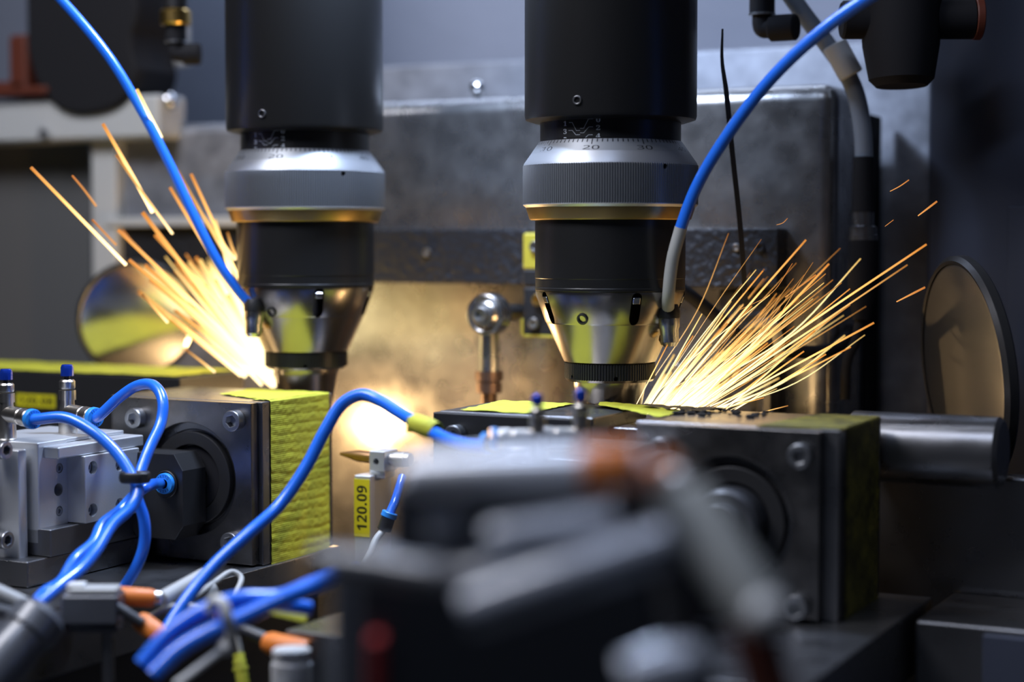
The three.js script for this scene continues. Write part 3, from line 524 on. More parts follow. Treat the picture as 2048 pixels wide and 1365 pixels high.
for (const [x0, y0, x1, y1, w, k] of [
  [252, 530, 62, 335, 6, 0], [192, 412, 145, 352, 4, 3], [322, 275, 274, 180, 7, 2], [305, 425, 206, 248, 7, 0], [345, 468, 232, 310, 5, 1], [232, 490, 185, 440, 4, 3], [335, 645, 285, 590, 5, 1], [520, 740, 258, 520, 7, 0], [500, 720, 236, 460, 7, 0],
  [540, 760, 285, 425, 8, 0], [500, 640, 340, 375, 6, 0], [505, 620, 382, 348, 6, 0], [480, 560, 355, 340, 5, 1], [470, 520, 385, 400, 5, 1], [545, 770, 290, 530, 7, 0], [430, 745, 372, 700, 4, 1], [480, 530, 455, 465, 5, 1], [520, 700, 310, 470, 7, 0], [545, 770, 300, 560, 6, 0], [280, 500, 245, 460, 4, 3], [480, 600, 430, 440, 6, 2], [540, 760, 400, 520, 8, 2], [545, 765, 430, 560, 9, 2], [550, 770, 455, 590, 9, 2], [553, 772, 380, 600, 8, 2], [545, 774, 350, 620, 7, 0], [550, 774, 420, 640, 8, 2],
]) leftSpark(x0, y0, x1, y1, w, hot[k], 0.962 + 0.0019 * tl++);
const OL = [604, 850];
for (let i = 0; i < 50; i++) {
  const t = (rnd() + rnd()) / 2, a = (127 + 12 * (rnd() - 0.5) - 28 * (t - 0.5)) * D2R, r0 = 78 / Math.sin(a) + rr(0, 60), r1 = r0 + rr(90, 300) ;
  leftSpark(OL[0] + r0 * Math.cos(a), OL[1] - r0 * Math.sin(a), OL[0] + r1 * Math.cos(a), OL[1] - r1 * Math.sin(a), rr(3, 7), hot[rnd() < 0.6 ? 2 : 0], 1.008 + 0.0006 * i);
}

for (let i = 0; i < 55; i++) {                                   // dense blurred streaks added to imitate the glow of lit smoke
  const k = (rnd() + rnd()) / 2, a = (122 + 14 * (rnd() - 0.5)) * D2R, r0 = 120 + 190 * k, r1 = r0 + rr(50, 110);
  leftSpark(OL[0] + r0 * Math.cos(a), OL[1] - r0 * Math.sin(a), OL[0] + r1 * Math.cos(a), OL[1] - r1 * Math.sin(a), rr(5, 11), hot[2], 1.04 + 0.0008 * i);
}

// ---------------------------------------------------------------- round mirrors
function mirrorDisc(label, c, r, n, th, fm = M.mirror, name = 'round_mirror', category = 'mirror') {
  const g = thing(name, label, category, c);
  const q = new THREE.Quaternion().setFromUnitVectors(V(0, 1, 0), n.clone().normalize());
  const add = (name, geo, m) => { geo.applyQuaternion(q); lpart(g, name, geo, m); };
  add('rim', lathe([[r * 0.93, 0.0005], [r * 0.96, 0.001], [r, -0.001], [r, -th + 0.001], [r - 0.001, -th], [0, -th]], 96), M.anodised);
  add('face', lathe([[0, 0.0006], [r * 0.90, 0.0004], [r * 0.935, -0.0004]], 96, false), fm);
  lpart(g, 'stand', rod(V(0, -r - 0.010, 0).addScaledVector(n, -th * 0.5), V(0, -r * 0.93, 0).addScaledVector(n, -th * 0.5), 0.004), M.anodised);
  return g;
}
const toCamDir = (px) => { const r = ray(px, 485); return V(-r.x, 0, -r.z).normalize(); };
{ const c = pd(275, 640, 1.13), n = camera.position.clone().sub(c).normalize().add(V(-0.27, 0.222, 0.0).sub(c).normalize()).normalize();
  mirrorDisc('round polished mirror with a dark rim reflecting green tape', c, 0.0375, n, 0.006); }
mirrorDisc('tall tilted round brushed steel disc against the dark blue side panel', pd(1924, 742, 0.90), 0.0576, toCamDir(1926).applyAxisAngle(V(0, 1, 0), -69 * D2R).add(V(0, -0.10, 0)).normalize(), 0.006, M.brushed, 'round_disc', 'disc');

// ---------------------------------------------------------------- left background: panel, beam, post, motor, fittings
{
  const z = -0.16, a = pZ(-80, 290, z), b = pZ(186, 760, z);
  const g = thing('side_panel', 'dark grey flat panel below the pale beam', 'panel', V((a.x + b.x) / 2, 0, z - 0.01));
  part(g, 'sheet', rb(a.x - 0.1, b.x, 0, pZ(60, 270, z).y, z - 0.02, z, 0.001), M.leftPanel);
  const z2 = z + 0.02, p0 = pZ(182, 400, z2), p1 = pZ(232, 400, z2), pt = pZ(200, 205, z2), pb = pZ(200, 545, z2);
  single('post', rb(p0.x, p1.x, 0.0, pt.y, z2 - 0.012, z2, 0.002), M.paleGrey, 'pale grey upright post beside the round mirror', 'post', undefined, V((p0.x + p1.x) / 2, 0, z2 - 0.006));
  const z3 = z2 + 0.012, c0 = pZ(-60, 188, z3), c1 = pZ(318, 275, z3);
  const bm = thing('beam', 'pale grey horizontal beam under the dark motor', 'beam', V((c0.x + c1.x) / 2, c1.y, z3 - 0.01));
  part(bm, 'bar', rb(c0.x - 0.1, c1.x, c1.y, c0.y - 0.006, z3 - 0.03, z3, 0.003), M.paleGrey);
  const k = pZ(88, 268, z3 + 0.002); part(bm, 'bolt', boltGeo(0.004, 0.004).translate(k.x, k.y, z3 - 0.0005), M.bolt);
  const pk = pZ(315, 200, z3); part(bm, 'stud', merge(rod(V(pk.x, c0.y - 0.008, z3 - 0.012), V(pk.x, pk.y, z3 - 0.012), 0.004), new THREE.SphereGeometry(0.0062, 20, 14).translate(pk.x, pk.y, z3 - 0.012)), M.chrome);
  const zb = z3 - 0.04, e0 = pZ(285, 48, zb), e1 = pZ(365, 132, zb);
  single('bracket_plate', rb(e0.x, e1.x, e1.y, e0.y, zb - 0.01, zb, 0.002), M.paleGrey, 'small pale plate behind the black elbow fitting', 'plate', undefined, V((e0.x + e1.x) / 2, e1.y, zb - 0.005));
  // dark motor with an orange foot
  const mc = pZ(175, 110, z3 + 0.01);
  const mo = thing('motor', 'round dark motor body with orange part above the pale beam', 'motor', V(mc.x, pZ(175, 232, z3).y, z3 - 0.02));
  const x0 = pZ(62, 100, z3).x, x1 = pZ(285, 100, z3).x, y0 = pZ(175, 230, z3).y, y1 = pZ(175, -60, z3).y;
  const s = new THREE.Shape(); const w = x1 - x0; s.moveTo(x0, y1); s.lineTo(x0, y0 + w * 0.5); s.quadraticCurveTo(x0 + w * 0.10, y0, x0 + w * 0.5, y0); s.quadraticCurveTo(x0 + w * 0.95, y0, x0 + w * 0.99, y0 + w * 0.3); s.quadraticCurveTo(x0 + w * 0.93, y0 + w * 0.46, x0 + w * 0.95, y0 + w * 0.55); s.quadraticCurveTo(x1, y0 + w * 0.62, x1, y0 + w * 0.72); s.quadraticCurveTo(x1, y0 + w * 0.9, x0 + w * 0.8, y0 + w * 0.95); s.lineTo(x0 + w * 0.8, y1); s.closePath();
  part(mo, 'body', extr(s, 0.045, 0.003, 16).translate(0, 0, z3 - 0.04), M.rubber);
  const o0 = pZ(-20, 75, z3), o1 = pZ(108, 190, z3);
  part(mo, 'orange_foot', merge(rb(o0.x, pZ(60, 100, z3).x, o1.y, pZ(0, 165, z3).y, z3 - 0.034, z3 + 0.006, 0.002), rb(pZ(28, 100, z3).x, pZ(64, 100, z3).x, o1.y, o0.y, z3 - 0.034, z3 + 0.006, 0.003), rb(o0.x, o1.x, o1.y, pZ(0, 178, z3).y, z3 - 0.02, z3 + 0.008, 0.002)), M.orangeDark);
  part(mo, 'bracket', rb(o0.x - 0.05, x1 + 0.02, y1 - 0.002, y1 + 0.3, z3 - 0.035, z3 - 0.005, 0.001), M.shell);
}
function elbow(label, x, y, d, s, brass, dirX) {                // hanging L fitting
  const c = pd(x, y, d), g = thing('elbow_fitting', label, 'fitting', c);
  const R = V(0.891, 0, -0.454).multiplyScalar(dirX).addScaledVector(V(0.454, 0, 0.891), brass ? 0 : 0.55).normalize(), k = s;
  const up = (t) => V(0, t * k, 0);
  const swept = tube([V(0, 1.0 * k, 0), V(0, 0.3 * k, 0), V(0, 0.05 * k, 0).addScaledVector(R, 0.1 * k), R.clone().multiplyScalar(0.4 * k), R.clone().multiplyScalar(0.7 * k)], 0.62 * k, 30, 20);
  lpart(g, 'elbow', swept, M.rubber);
  lpart(g, 'sleeve', rod(R.clone().multiplyScalar(0.55 * k), R.clone().multiplyScalar((brass ? 1.9 : 2.3) * k), 0.84 * k, 0.84 * k, 32), M.rubber);
  lpart(g, 'nut', new THREE.CylinderGeometry(0.82 * k, 0.82 * k, 1.3 * k, 6).translate(0, 1.6 * k, 0).toNonIndexed(), M.rubber);
  lpart(g, 'washer', new THREE.CylinderGeometry(0.86 * k, 0.86 * k, 0.14 * k, 32).translate(0, 0.92 * k, 0), M.bolt);
  lpart(g, 'stem', rod(up(2.2), up(brass ? 3.4 : 12), (brass ? 1.2 : 0.7) * k, undefined, 24), brass ? M.brass : M.black);
  if (brass) lpart(g, 'pipe', rod(up(3.4), up(14), 0.9 * k), M.black);
}
elbow('black elbow fitting with brass nut hanging near the smoky laser head', 352, 108, 1.06, 0.0076, true, 1);
elbow('black elbow fitting hanging beside the cable tie tip', 1524, 58, 0.955, 0.0084, false, 1);

// ---------------------------------------------------------------- right background
{
  const z = -0.165, a = pZ(1856, 400, z);
  const g = thing('side_panel', 'dark slate blue side panel behind the tall tilted disc', 'panel', V(a.x + 0.2, 0, z - 0.01));
  part(g, 'sheet', rb(a.x, a.x + 0.5, 0, 0.99, z - 0.02, z, 0.002), M.rightPanel);
  const l = pZ(2016, 412, z); part(g, 'hatch', rb(l.x, l.x + 0.2, 0.05, l.y, z - 0.001, z + 0.0012, 0.0008), M.rightPanel);
  // cable with a white sleeve
  const d = 0.96;
  const cab = thing('sensor_cable', 'sensor cable with a white sleeve running down to a connector', 'cable', pd(1725, 480, d));
  part(cab, 'cable', tube(pix([[1560, -40, d], [1605, 25, d], [1655, 90, d], [1690, 140, d], [1712, 190, d], [1725, 260, d], [1728, 330, d], [1727, 400, d]]), 0.0048, 90, 14), M.hoseGrey);
  part(cab, 'sleeve', rod(pd(1668, 88, d - 0.004), pd(1703, 152, d - 0.004), 0.0068, 0.0068, 20), M.whitePlastic);
  part(cab, 'boot', turned(pd(1727, 315, d), pd(1726, 425, d), [[0.0001, 0], [0.0055, 0], [0.0062, 1], [0.0001, 1]]), M.rubber);
  part(cab, 'coupling', turned(pd(1726, 422, d), pd(1726, 482, d), [[0.0001, 0], [0.0058, 0], [0.0058, 0.5], [0.0074, 0.55], [0.0074, 0.8], [0.0078, 0.82], [0.0078, 1], [0.0001, 1]]), M.steelDark);
  part(cab, 'socket', turned(pd(1726, 482, d), pd(1722, 640, d), [[0.0001, 0], [0.0078, 0], [0.0076, 0.55], [0.0045, 1], [0.0001, 1]]), M.rubber);
  part(cab, 'lead', tube(pix([[1722, 630, d], [1712, 680, d], [1695, 720, d], [1690, 800, d]]), 0.0028, 30), M.rubber);
  // black strip standing for the shadowed gap beside the cover
  const u0 = pZ(1668, 500, -0.14), u1 = pZ(1700, 500, -0.14);
  single('upright', rb(u0.x + 0.003, pZ(1752, 500, -0.2).x, 0, pZ(1700, 225, -0.17).y, -0.21, -0.185, 0.002), M.rubber, 'added black strip for the shadowed gap beside the rounded cover', 'post', undefined, V(u0.x + 0.02, 0, -0.198));
  // black pulley housing at the top
  const q = 0.92, f = thing('pulley_housing', 'black rounded housing hanging in front of the blue side panel', 'housing', pd(1803, 60, q));
  const prof = [[0.0001, 0], [0.013, 0], [0.0165, 0.06], [0.0195, 0.35], [0.0205, 0.7], [0.0205, 1], [0.0001, 1]];
  part(f, 'drum', turned(pd(1803, 173, q), pd(1800, -60, q), prof, 48), M.rubber);
  part(f, 'axle', rod(pd(1682, 40, q), pd(1948, 36, q), 0.0098, 0.0108, 36), M.rubber);
  part(f, 'orange_ring', rod(pd(1946, 36, q), pd(1962, 36, q), 0.0112, 0.0112, 36), M.orangeDark);
  part(f, 'hanger', rod(pd(1800, -55, q), V(pd(1800, -55, q).x, 0.99, pd(1800, -55, q).z), 0.012), M.shell);
  // steel tube and dark housing to the right of the block
  const tz = 0.02, ta = pZ(1752, 905, tz), tb = pZ(1985, 910, tz);
  const tt = thing('steel_tube', 'dull steel tube lying behind the green taped block', 'tube', V((ta.x + tb.x) / 2, ta.y - 0.015, tz));
  part(tt, 'tube', rod(V(RX1 - 0.02, ta.y, tz - 0.023), V(tb.x, ta.y, tz - 0.023), 0.0165, 0.0165, 40), M.steelDark);
  const hx = pZ(1756, 1000, 0.03).x;
  const hs = thing('lower_housing', 'dark steel housing below the dull steel tube', 'housing', V(hx + 0.1, 0, 0));
  part(hs, 'casing', rb(0.168, hx + 0.3, 0, pZ(1900, 1228, 0.03).y, -0.02, 0.05, 0.002, 3), M.steelDark);
  part(hs, 'upper_panel', rb(0.06, hx + 0.3, 0.02, ta.y - 0.013, -0.034, -0.024, 0.003, 3), M.steelDark);
  part(hs, 'door', rb(pZ(1966, 1300, 0.051).x, hx + 0.3, 0.002, pZ(1966, 1268, 0.051).y, 0.048, 0.053, 0.001), M.rightPanel);
}

// ---------------------------------------------------------------- label post and clamp between the blocks
{
  const z = 0.03, a = pZ(708, 958, z), b = pZ(741, 1076, z);
  const x0 = a.x, x1 = pX(741, 1000, b.x).x, g = thing('clamp_post', 'aluminium clamp post with a yellow 120.09 label', 'post', V((a.x + b.x) / 2 , 0, z - 0.01));
  const po = part(g, 'post', rb(a.x, b.x, 0, a.y + 0.002, z - 0.022, z, 0.0008), M.alu);
  const lt = canvasTex(96, 320, (c, w, h) => { c.fillStyle = '#cfc11a'; c.fillRect(0, 0, w, h); c.fillStyle = '#14140c'; c.font = 'bold 84px sans-serif'; c.textAlign = 'center'; c.translate(w / 2, h / 2); c.rotate(-Math.PI / 2); c.fillText('120.09', 0, 30, 290); });
  const lg = new THREE.BoxGeometry(b.x - a.x - 0.0004, a.y - b.y, 0.0004).translate((a.x + b.x) / 2, (a.y + b.y) / 2, z + 0.0002); lg.userData.keepUV = true;
  sub(po, 'number_label', lg, S({ map: lt, roughness: 0.5 })).userData.label = 'yellow label printed 120.09 sideways';
  const c0 = pZ(738, 902, z - 0.004), c1 = pZ(769, 946, z - 0.004);
  const hq = pZ(752, 924, z - 0.004);
  part(g, 'clamp', cut(rb(c0.x, c1.x, c1.y, c0.y, z - 0.018, z - 0.004, 0.0006), [drill(hq, V(0, 0, 1), 0.0017, 0.009)]), M.alu);
  part(g, 'neck', rb(c0.x - 0.001, c1.x - 0.001, a.y, c1.y + 0.001, z - 0.017, z - 0.006, 0.0006), M.alu);
  const ry = pZ(745, 916, z - 0.011).y;
  part(g, 'rod', turned(V(c0.x + 0.001, ry, z - 0.011), V(c0.x - 0.022, ry + 0.001, z - 0.011), [[0.0001, 0], [0.0032, 0], [0.0032, 0.5], [0.0008, 1], [0.0001, 1]]), M.copper);
  part(g, 'fitting', merge(rod(V(c1.x, ry, z - 0.011), V(c1.x + 0.012, ry, z - 0.011), 0.0036), new THREE.CylinderGeometry(0.0045, 0.0045, 0.006, 6).rotateZ(Math.PI / 2).translate(c1.x + 0.006, ry, z - 0.011).toNonIndexed()), M.nickel);
  single('air_hose', tube(pix([[806, 955, 0.93], [800, 975, 0.925], [790, 1005, 0.915], [779, 1030, 0.91]]), 0.0024, 30, 12), M.hose, 'short blue hose dropping behind the dark connector cluster', 'hose');
  const fg = thing('hose_plug', 'small grey hose plug with a blue collar beside the clamp post', 'fitting', pd(775, 1050, 0.91));
  part(fg, 'collar', rod(pd(781, 1025, 0.91), pd(777, 1036, 0.91), 0.0042), M.release);
  part(fg, 'body', rod(pd(777, 1036, 0.91), pd(768, 1062, 0.91), 0.0037), M.anodised);
  part(fg, 'lead', tube(pix([[768, 1060, 0.91], [752, 1080, 0.905], [742, 1105, 0.90], [728, 1130, 0.895]]), 0.0018, 24, 10), M.cableGrey);
}

// ---------------------------------------------------------------- pneumatic slide in front of the left flange
{
  const xa = -0.213, xb = -0.224;
  const g = thing('pneumatic_slide', 'aluminium pneumatic slide pushing a black coupling into the flange', 'slide', V(-0.24, yB, 0.13));
  const y = (h) => E - h;
  const XD = V(1, 0, 0), hp = (l, x) => l.map(([px, py]) => pX(px, py, x)), bores = hp([[186, 936], [240, 930], [186, 1021], [240, 1010]], xa), sinks = hp([[119, 937], [119, 1023]], xb), dowel = pX(117, 980, xb);
  const blk = part(g, 'slide_block', cut(rb(-0.25, xa, y(0.1365), y(0.1035), 0.104, 0.1455, 0.0006), bores.map((p) => drill(p, XD, 0.0033, 0.006))), M.alu);
  const eb = part(g, 'end_block', cut(rb(-0.27, xb, y(0.1445), y(0.0955), 0.1450, 0.166, 0.0008), [...sinks.map((p) => drill(p, XD, 0.0025, 0.0012)), drill(dowel, XD, 0.0031, 0.012)]), M.alu);
  part(g, 'top_plate', rb(-0.28, xa - 0.002, y(0.1033), y(0.0977), 0.098, 0.162, 0.0008), M.alu);
  part(g, 'rail', rb(-0.275, xb - 0.002, y(0.0976), y(0.0957), 0.1, 0.158, 0.0005), M.alu);
  part(g, 'body', rb(-0.272, xa - 0.004, y(0.150), y(0.1367), 0.1, 0.166, 0.0008), M.steelDark);
  part(g, 'foot', rb(-0.29, xa - 0.006, yB, y(0.1502), 0.092, 0.18, 0.0008), M.steelDark);
  const X = V(1, 0, 0);
  for (const p of bores) sub(blk, 'screw', boltGeo(0.0027, 0.003).rotateY(Math.PI / 2).translate(xa - 0.0062, p.y, p.z), M.bolt);
  for (const p of sinks) sub(eb, 'screw', boltGeo(0.0021, 0.0012).rotateY(Math.PI / 2).translate(xb - 0.0014, p.y, p.z), M.bolt);
  // octagonal coupling
  const oc = [[-0.030, -0.011], [-0.024, -0.0175], [0, -0.0175], [0.0055, -0.012], [0.0055, 0.0085], [0, 0.0145], [-0.024, 0.0145], [-0.030, 0.008]], s = new THREE.Shape(), cy = pZ(330, 985, 0.104).y;
  oc.forEach(([u, v], i) => s[i ? 'lineTo' : 'moveTo'](-0.1905 + u, cy + v * 1.35)); s.closePath();
  part(g, 'coupling', extr(s, 0.019, 0.0004).translate(0, 0, 0.0865), M.anodised);
  const pf = pZ(325, 967, 0.104);
  part(g, 'push_in_fitting', rod(V(pf.x + 0.004, pf.y, 0.1035), V(pf.x + 0.004, pf.y, 0.107), 0.007, 0.007, 32), M.black);
  // front clamp stack at the left edge of the picture
  const h = thing('slide_clamp', 'aluminium clamp with dovetail groove left of the pneumatic slide', 'clamp', V(-0.265, yB, 0.185));
  const z0 = 0.168;
  part(h, 'back', rb(-0.30, -0.229, yB, y(0.0985), z0, z0 + 0.006, 0.0008), M.alu);
  part(h, 'jaw', rb(-0.30, -0.243, y(0.118), y(0.1), z0 + 0.006, z0 + 0.02, 0.0008), M.alu);
  part(h, 'jaw', rb(-0.30, -0.244, yB, y(0.137), z0 + 0.006, z0 + 0.02, 0.0008), M.alu);
  part(h, 'slide_bar', rb(-0.30, -0.2415, y(0.1345), y(0.1205), z0 + 0.006, z0 + 0.012, 0.0012), M.steelDark);
  for (const [px, py] of [[42, 897], [40, 1076]]) { const p = pX(px, py, -0.231); boltAt(h, V(-0.2395, p.y, z0 + 0.012), 0.0043, 0.009, M.bolt, X); }
}
// valves with blue knobs
function releaseTex() { return canvasTex(256, 256, (c, w) => { c.fillStyle = '#2d8fe0'; c.fillRect(0, 0, w, w); c.fillStyle = '#123a6a'; c.font = 'bold 44px sans-serif'; c.textAlign = 'center'; for (let k = 0; k < 2; k++) { 'FESTO'.split('').forEach((ch, i) => { c.save(); c.translate(w / 2, w / 2); c.rotate(k * Math.PI + (i - 2) * 0.36); c.fillText(ch, 0, -80); c.restore(); }); } }); }
M.releaseFace = S({ map: releaseTex(), roughness: 0.4 });
function releaseRing(g, at, dir, r) {                           // blue release collar with lettering on its face
  const a = at.clone(), b = at.clone().addScaledVector(dir, r * 0.55);
  const rg = part(g, 'release_ring', turned(a, b, [[r * 0.6, 0], [r, 0.02], [r, 0.8], [r * 0.95, 1], [r * 0.5, 1]], 40), M.release);
  const f = new THREE.RingGeometry(r * 0.46, r * 0.95, 40); const q = new THREE.Quaternion().setFromUnitVectors(V(0, 0, 1), dir.clone().normalize()); f.applyQuaternion(q); const p = b.clone().addScaledVector(dir, 0.0001); f.translate(p.x, p.y, p.z); f.userData.keepUV = true; sub(rg, 'ring_print', f, M.releaseFace);
  return b;
}
function valve(label, x, yTop, yBase, d, dir, group, small) {
  const s = d / F, c = pd(x, yBase, d), g = thing('flow_valve', label, 'valve', c, group);
  const yy = (py) => pd(x, py, d).y, p = (py) => V(c.x, yy(py), c.z), H = yBase - yTop, t = (k) => p(yTop + H * k);
  part(g, 'knob', merge(turned(t(0.15), t(0.0), [[0.0001, 0], [13 * s, 0], [13 * s, 0.7], [11 * s, 0.95], [9.5 * s, 1], [0.0001, 1]], 12)), M.knob);
  part(g, 'spindle', rod(t(0.22), t(0.14), 5.5 * s), M.black);
  part(g, 'lock_nut', turned(t(0.32), t(0.2), [[0.0001, 0], [15 * s, 0], [16 * s, 0.2], [16 * s, 0.8], [13 * s, 1], [0.0001, 1]]), M.nickel);
  part(g, 'hex_nut', aim(new THREE.CylinderGeometry(17 * s, 17 * s, 0.13 * H * s, 6).translate(0, 0.065 * H * s, 0).toNonIndexed(), t(0.47), t(0.3)), M.nickel);
  part(g, 'body', turned(t(1.0), t(0.45), [[0.0001, 0], [17 * s, 0], [19 * s, 0.05], [18 * s, 0.5], [14 * s, 0.9], [14 * s, 1], [0.0001, 1]]), M.nickel);
  const b0 = t(0.63), b1 = b0.clone().addScaledVector(dir, 82 * s);
  part(g, 'barrel', turned(b0, b1, [[0.0001, 0], [16 * s, 0.05], [17 * s, 0.3], [17 * s, 0.62], [15.5 * s, 0.65], [18 * s, 0.7], [18 * s, 0.94], [15 * s, 1], [0.0001, 1]]), M.nickel);
  const e = releaseRing(g, b1.clone().addScaledVector(dir, 1.5 * s), dir, 20 * s);
  return e;
}
const camR = V(Math.cos(YAW), 0, -Math.sin(YAW)), toCam = V(Math.sin(YAW), 0, Math.cos(YAW));
const dV = camR.clone().multiplyScalar(0.76).addScaledVector(toCam, 0.66).add(V(0, -0.06, 0)).normalize();
const e2 = valve('nickel flow valve with blue knob whose tube loops up', 136, 729, 880, 0.905, dV, undefined);
const e1 = valve('nickel flow valve with blue knob whose tube arcs down', 14, 738, 880, 0.87, dV, undefined);
// tubes of the slide
const T = (pts, label, r = 0.0027, m = M.hose) => single('air_tube', tube(pts, r, 150, 14), m, label, 'air tube');
const tie = [272, 955];
T([e1.clone().addScaledVector(dV, -0.004), e1, ...pix([[130, 836, 0.85], [185, 863, 0.845], [232, 905, 0.84], [262, 950, 0.835], [276, 985, 0.83], [262, 1015, 0.825], [225, 1050, 0.815], [190, 1105, 0.80], [160, 1140, 0.79], [110, 1180, 0.775], [60, 1225, 0.76], [20, 1280, 0.745]])], 'blue air tube arcing from a flow valve through the black tie into the twist');
T([e2.clone().addScaledVector(dV, -0.004), e2, ...pix([[238, 796, 0.885], [275, 772, 0.88], [308, 772, 0.872], [325, 800, 0.865], [322, 845, 0.86], [300, 895, 0.852], [281, 945, 0.845], [272, 985, 0.838], [288, 1040, 0.836], [289, 1085, 0.836], [275, 1130, 0.836], [246, 1178, 0.838], [225, 1200, 0.84]])], 'blue air tube looping up from a flow valve, then down to the base');
T([pZ(322, 967, 0.108), ...pix([[290, 976, 0.852], [268, 992, 0.848], [242, 1020, 0.838], [205, 1050, 0.828], [188, 1085, 0.818], [150, 1120, 0.803], [122, 1165, 0.792], [85, 1190, 0.782], [45, 1250, 0.77]])], 'blue air tube from the push-in fitting joining the twisted pair');
{
  const pf = pZ(325, 967, 0.1075), g = thing('push_in_collar', 'blue release collar on the black coupling', 'fitting', pf); releaseRing(g, pf.clone().add(V(0.002, 0, -0.0004)), V(0.12, 0.02, 1).normalize(), 0.0052);
  const p = pd(270, 955, 0.832), k = thing('cable_tie', 'small black cable tie binding the blue tubes', 'cable tie', p);
  const tg = new THREE.TorusGeometry(0.0062, 0.0012, 10, 36); tg.scale(1, 0.75, 2.2); tg.rotateX(Math.PI / 2); tg.rotateY(YAW); lpart(k, 'band', tg, M.black);
  lpart(k, 'lock', rb(-0.002, 0.002, -0.0022, 0.0022, -0.002, 0.002, 0.0004).rotateY(YAW).translate(camR.x * 0.006, 0, camR.z * 0.006 + 0.003), M.black);
}
// long tube that arches over the gap
T(pix([[330, 1265, 0.78], [380, 1190, 0.79], [430, 1130, 0.80], [500, 1065, 0.81], [560, 1010, 0.82], [612, 935, 0.825], [650, 862, 0.828], [685, 808, 0.83], [722, 790, 0.828], [760, 802, 0.822], [805, 830, 0.81], [850, 855, 0.795], [890, 878, 0.78], [930, 890, 0.77], [975, 893, 0.76]]), 'long blue air tube arching over the glowing gap', 0.0029);
{
  const g = thing('tube_marker', 'yellow-green tape marker wrapped round the arching blue tube', 'marker', pd(848, 853, 0.795));
  part(g, 'wrap', turned(pd(826, 845, 0.80), pd(874, 862, 0.788), [[0.0034, 0], [0.0042, 0.1], [0.0046, 0.6], [0.0038, 1], [0.003, 1]], 20), M.tape);
  part(g, 'flag', rb(-0.004, 0.004, -0.0035, 0.0035, -0.0004, 0.0004, 0.0003).rotateY(YAW).translate(pd(832, 850, 0.80).x, pd(832, 850, 0.80).y, pd(832, 850, 0.80).z), M.tape);
}
// two valves on the right station, out of focus
const dV2 = camR.clone().multiplyScalar(-0.98).addScaledVector(toCam, 0.15).normalize();
valve('blurred flow valve with blue knob beside the short flat fitting', 1075, 789, 925, 0.74, dV2, undefined);
valve('blurred flow valve with blue knob in front of the black gap', 1161, 779, 925, 0.75, dV2, undefined);
{
  const y0 = pd(1110, 925, 0.745).y, c = pd(1118, 925, 0.745), g = thing('pneumatic_slide', 'dark pneumatic slide under the blurred flow valves', 'slide', V(c.x, yB, c.z));
  part(g, 'body', rb(c.x - 0.03, c.x + 0.028, yB, y0 + 0.0005, zF + 0.008, c.z + 0.02, 0.001), M.anodised);
  part(g, 'top_plate', rb(c.x - 0.02, c.x + 0.02, y0 + 0.0006, y0 + 0.004, zF + 0.01, c.z + 0.01, 0.001), M.steelDark);
  // chrome bar between the two valves
  const f = thing('chrome_fitting', 'short bright chrome fitting at the end of the arching tube', 'fitting', pd(1010, 885, 0.75));
  part(f, 'barrel', turned(pd(975, 885, 0.757), pd(1062, 882, 0.745), [[0.0001, 0], [0.0035, 0], [0.0040, 0.1], [0.0040, 0.85], [0.0032, 1], [0.0001, 1]]), M.chrome);
  part(f, 'release_ring', rod(pd(968, 886, 0.758), pd(977, 885, 0.757), 0.0042), M.release);
}

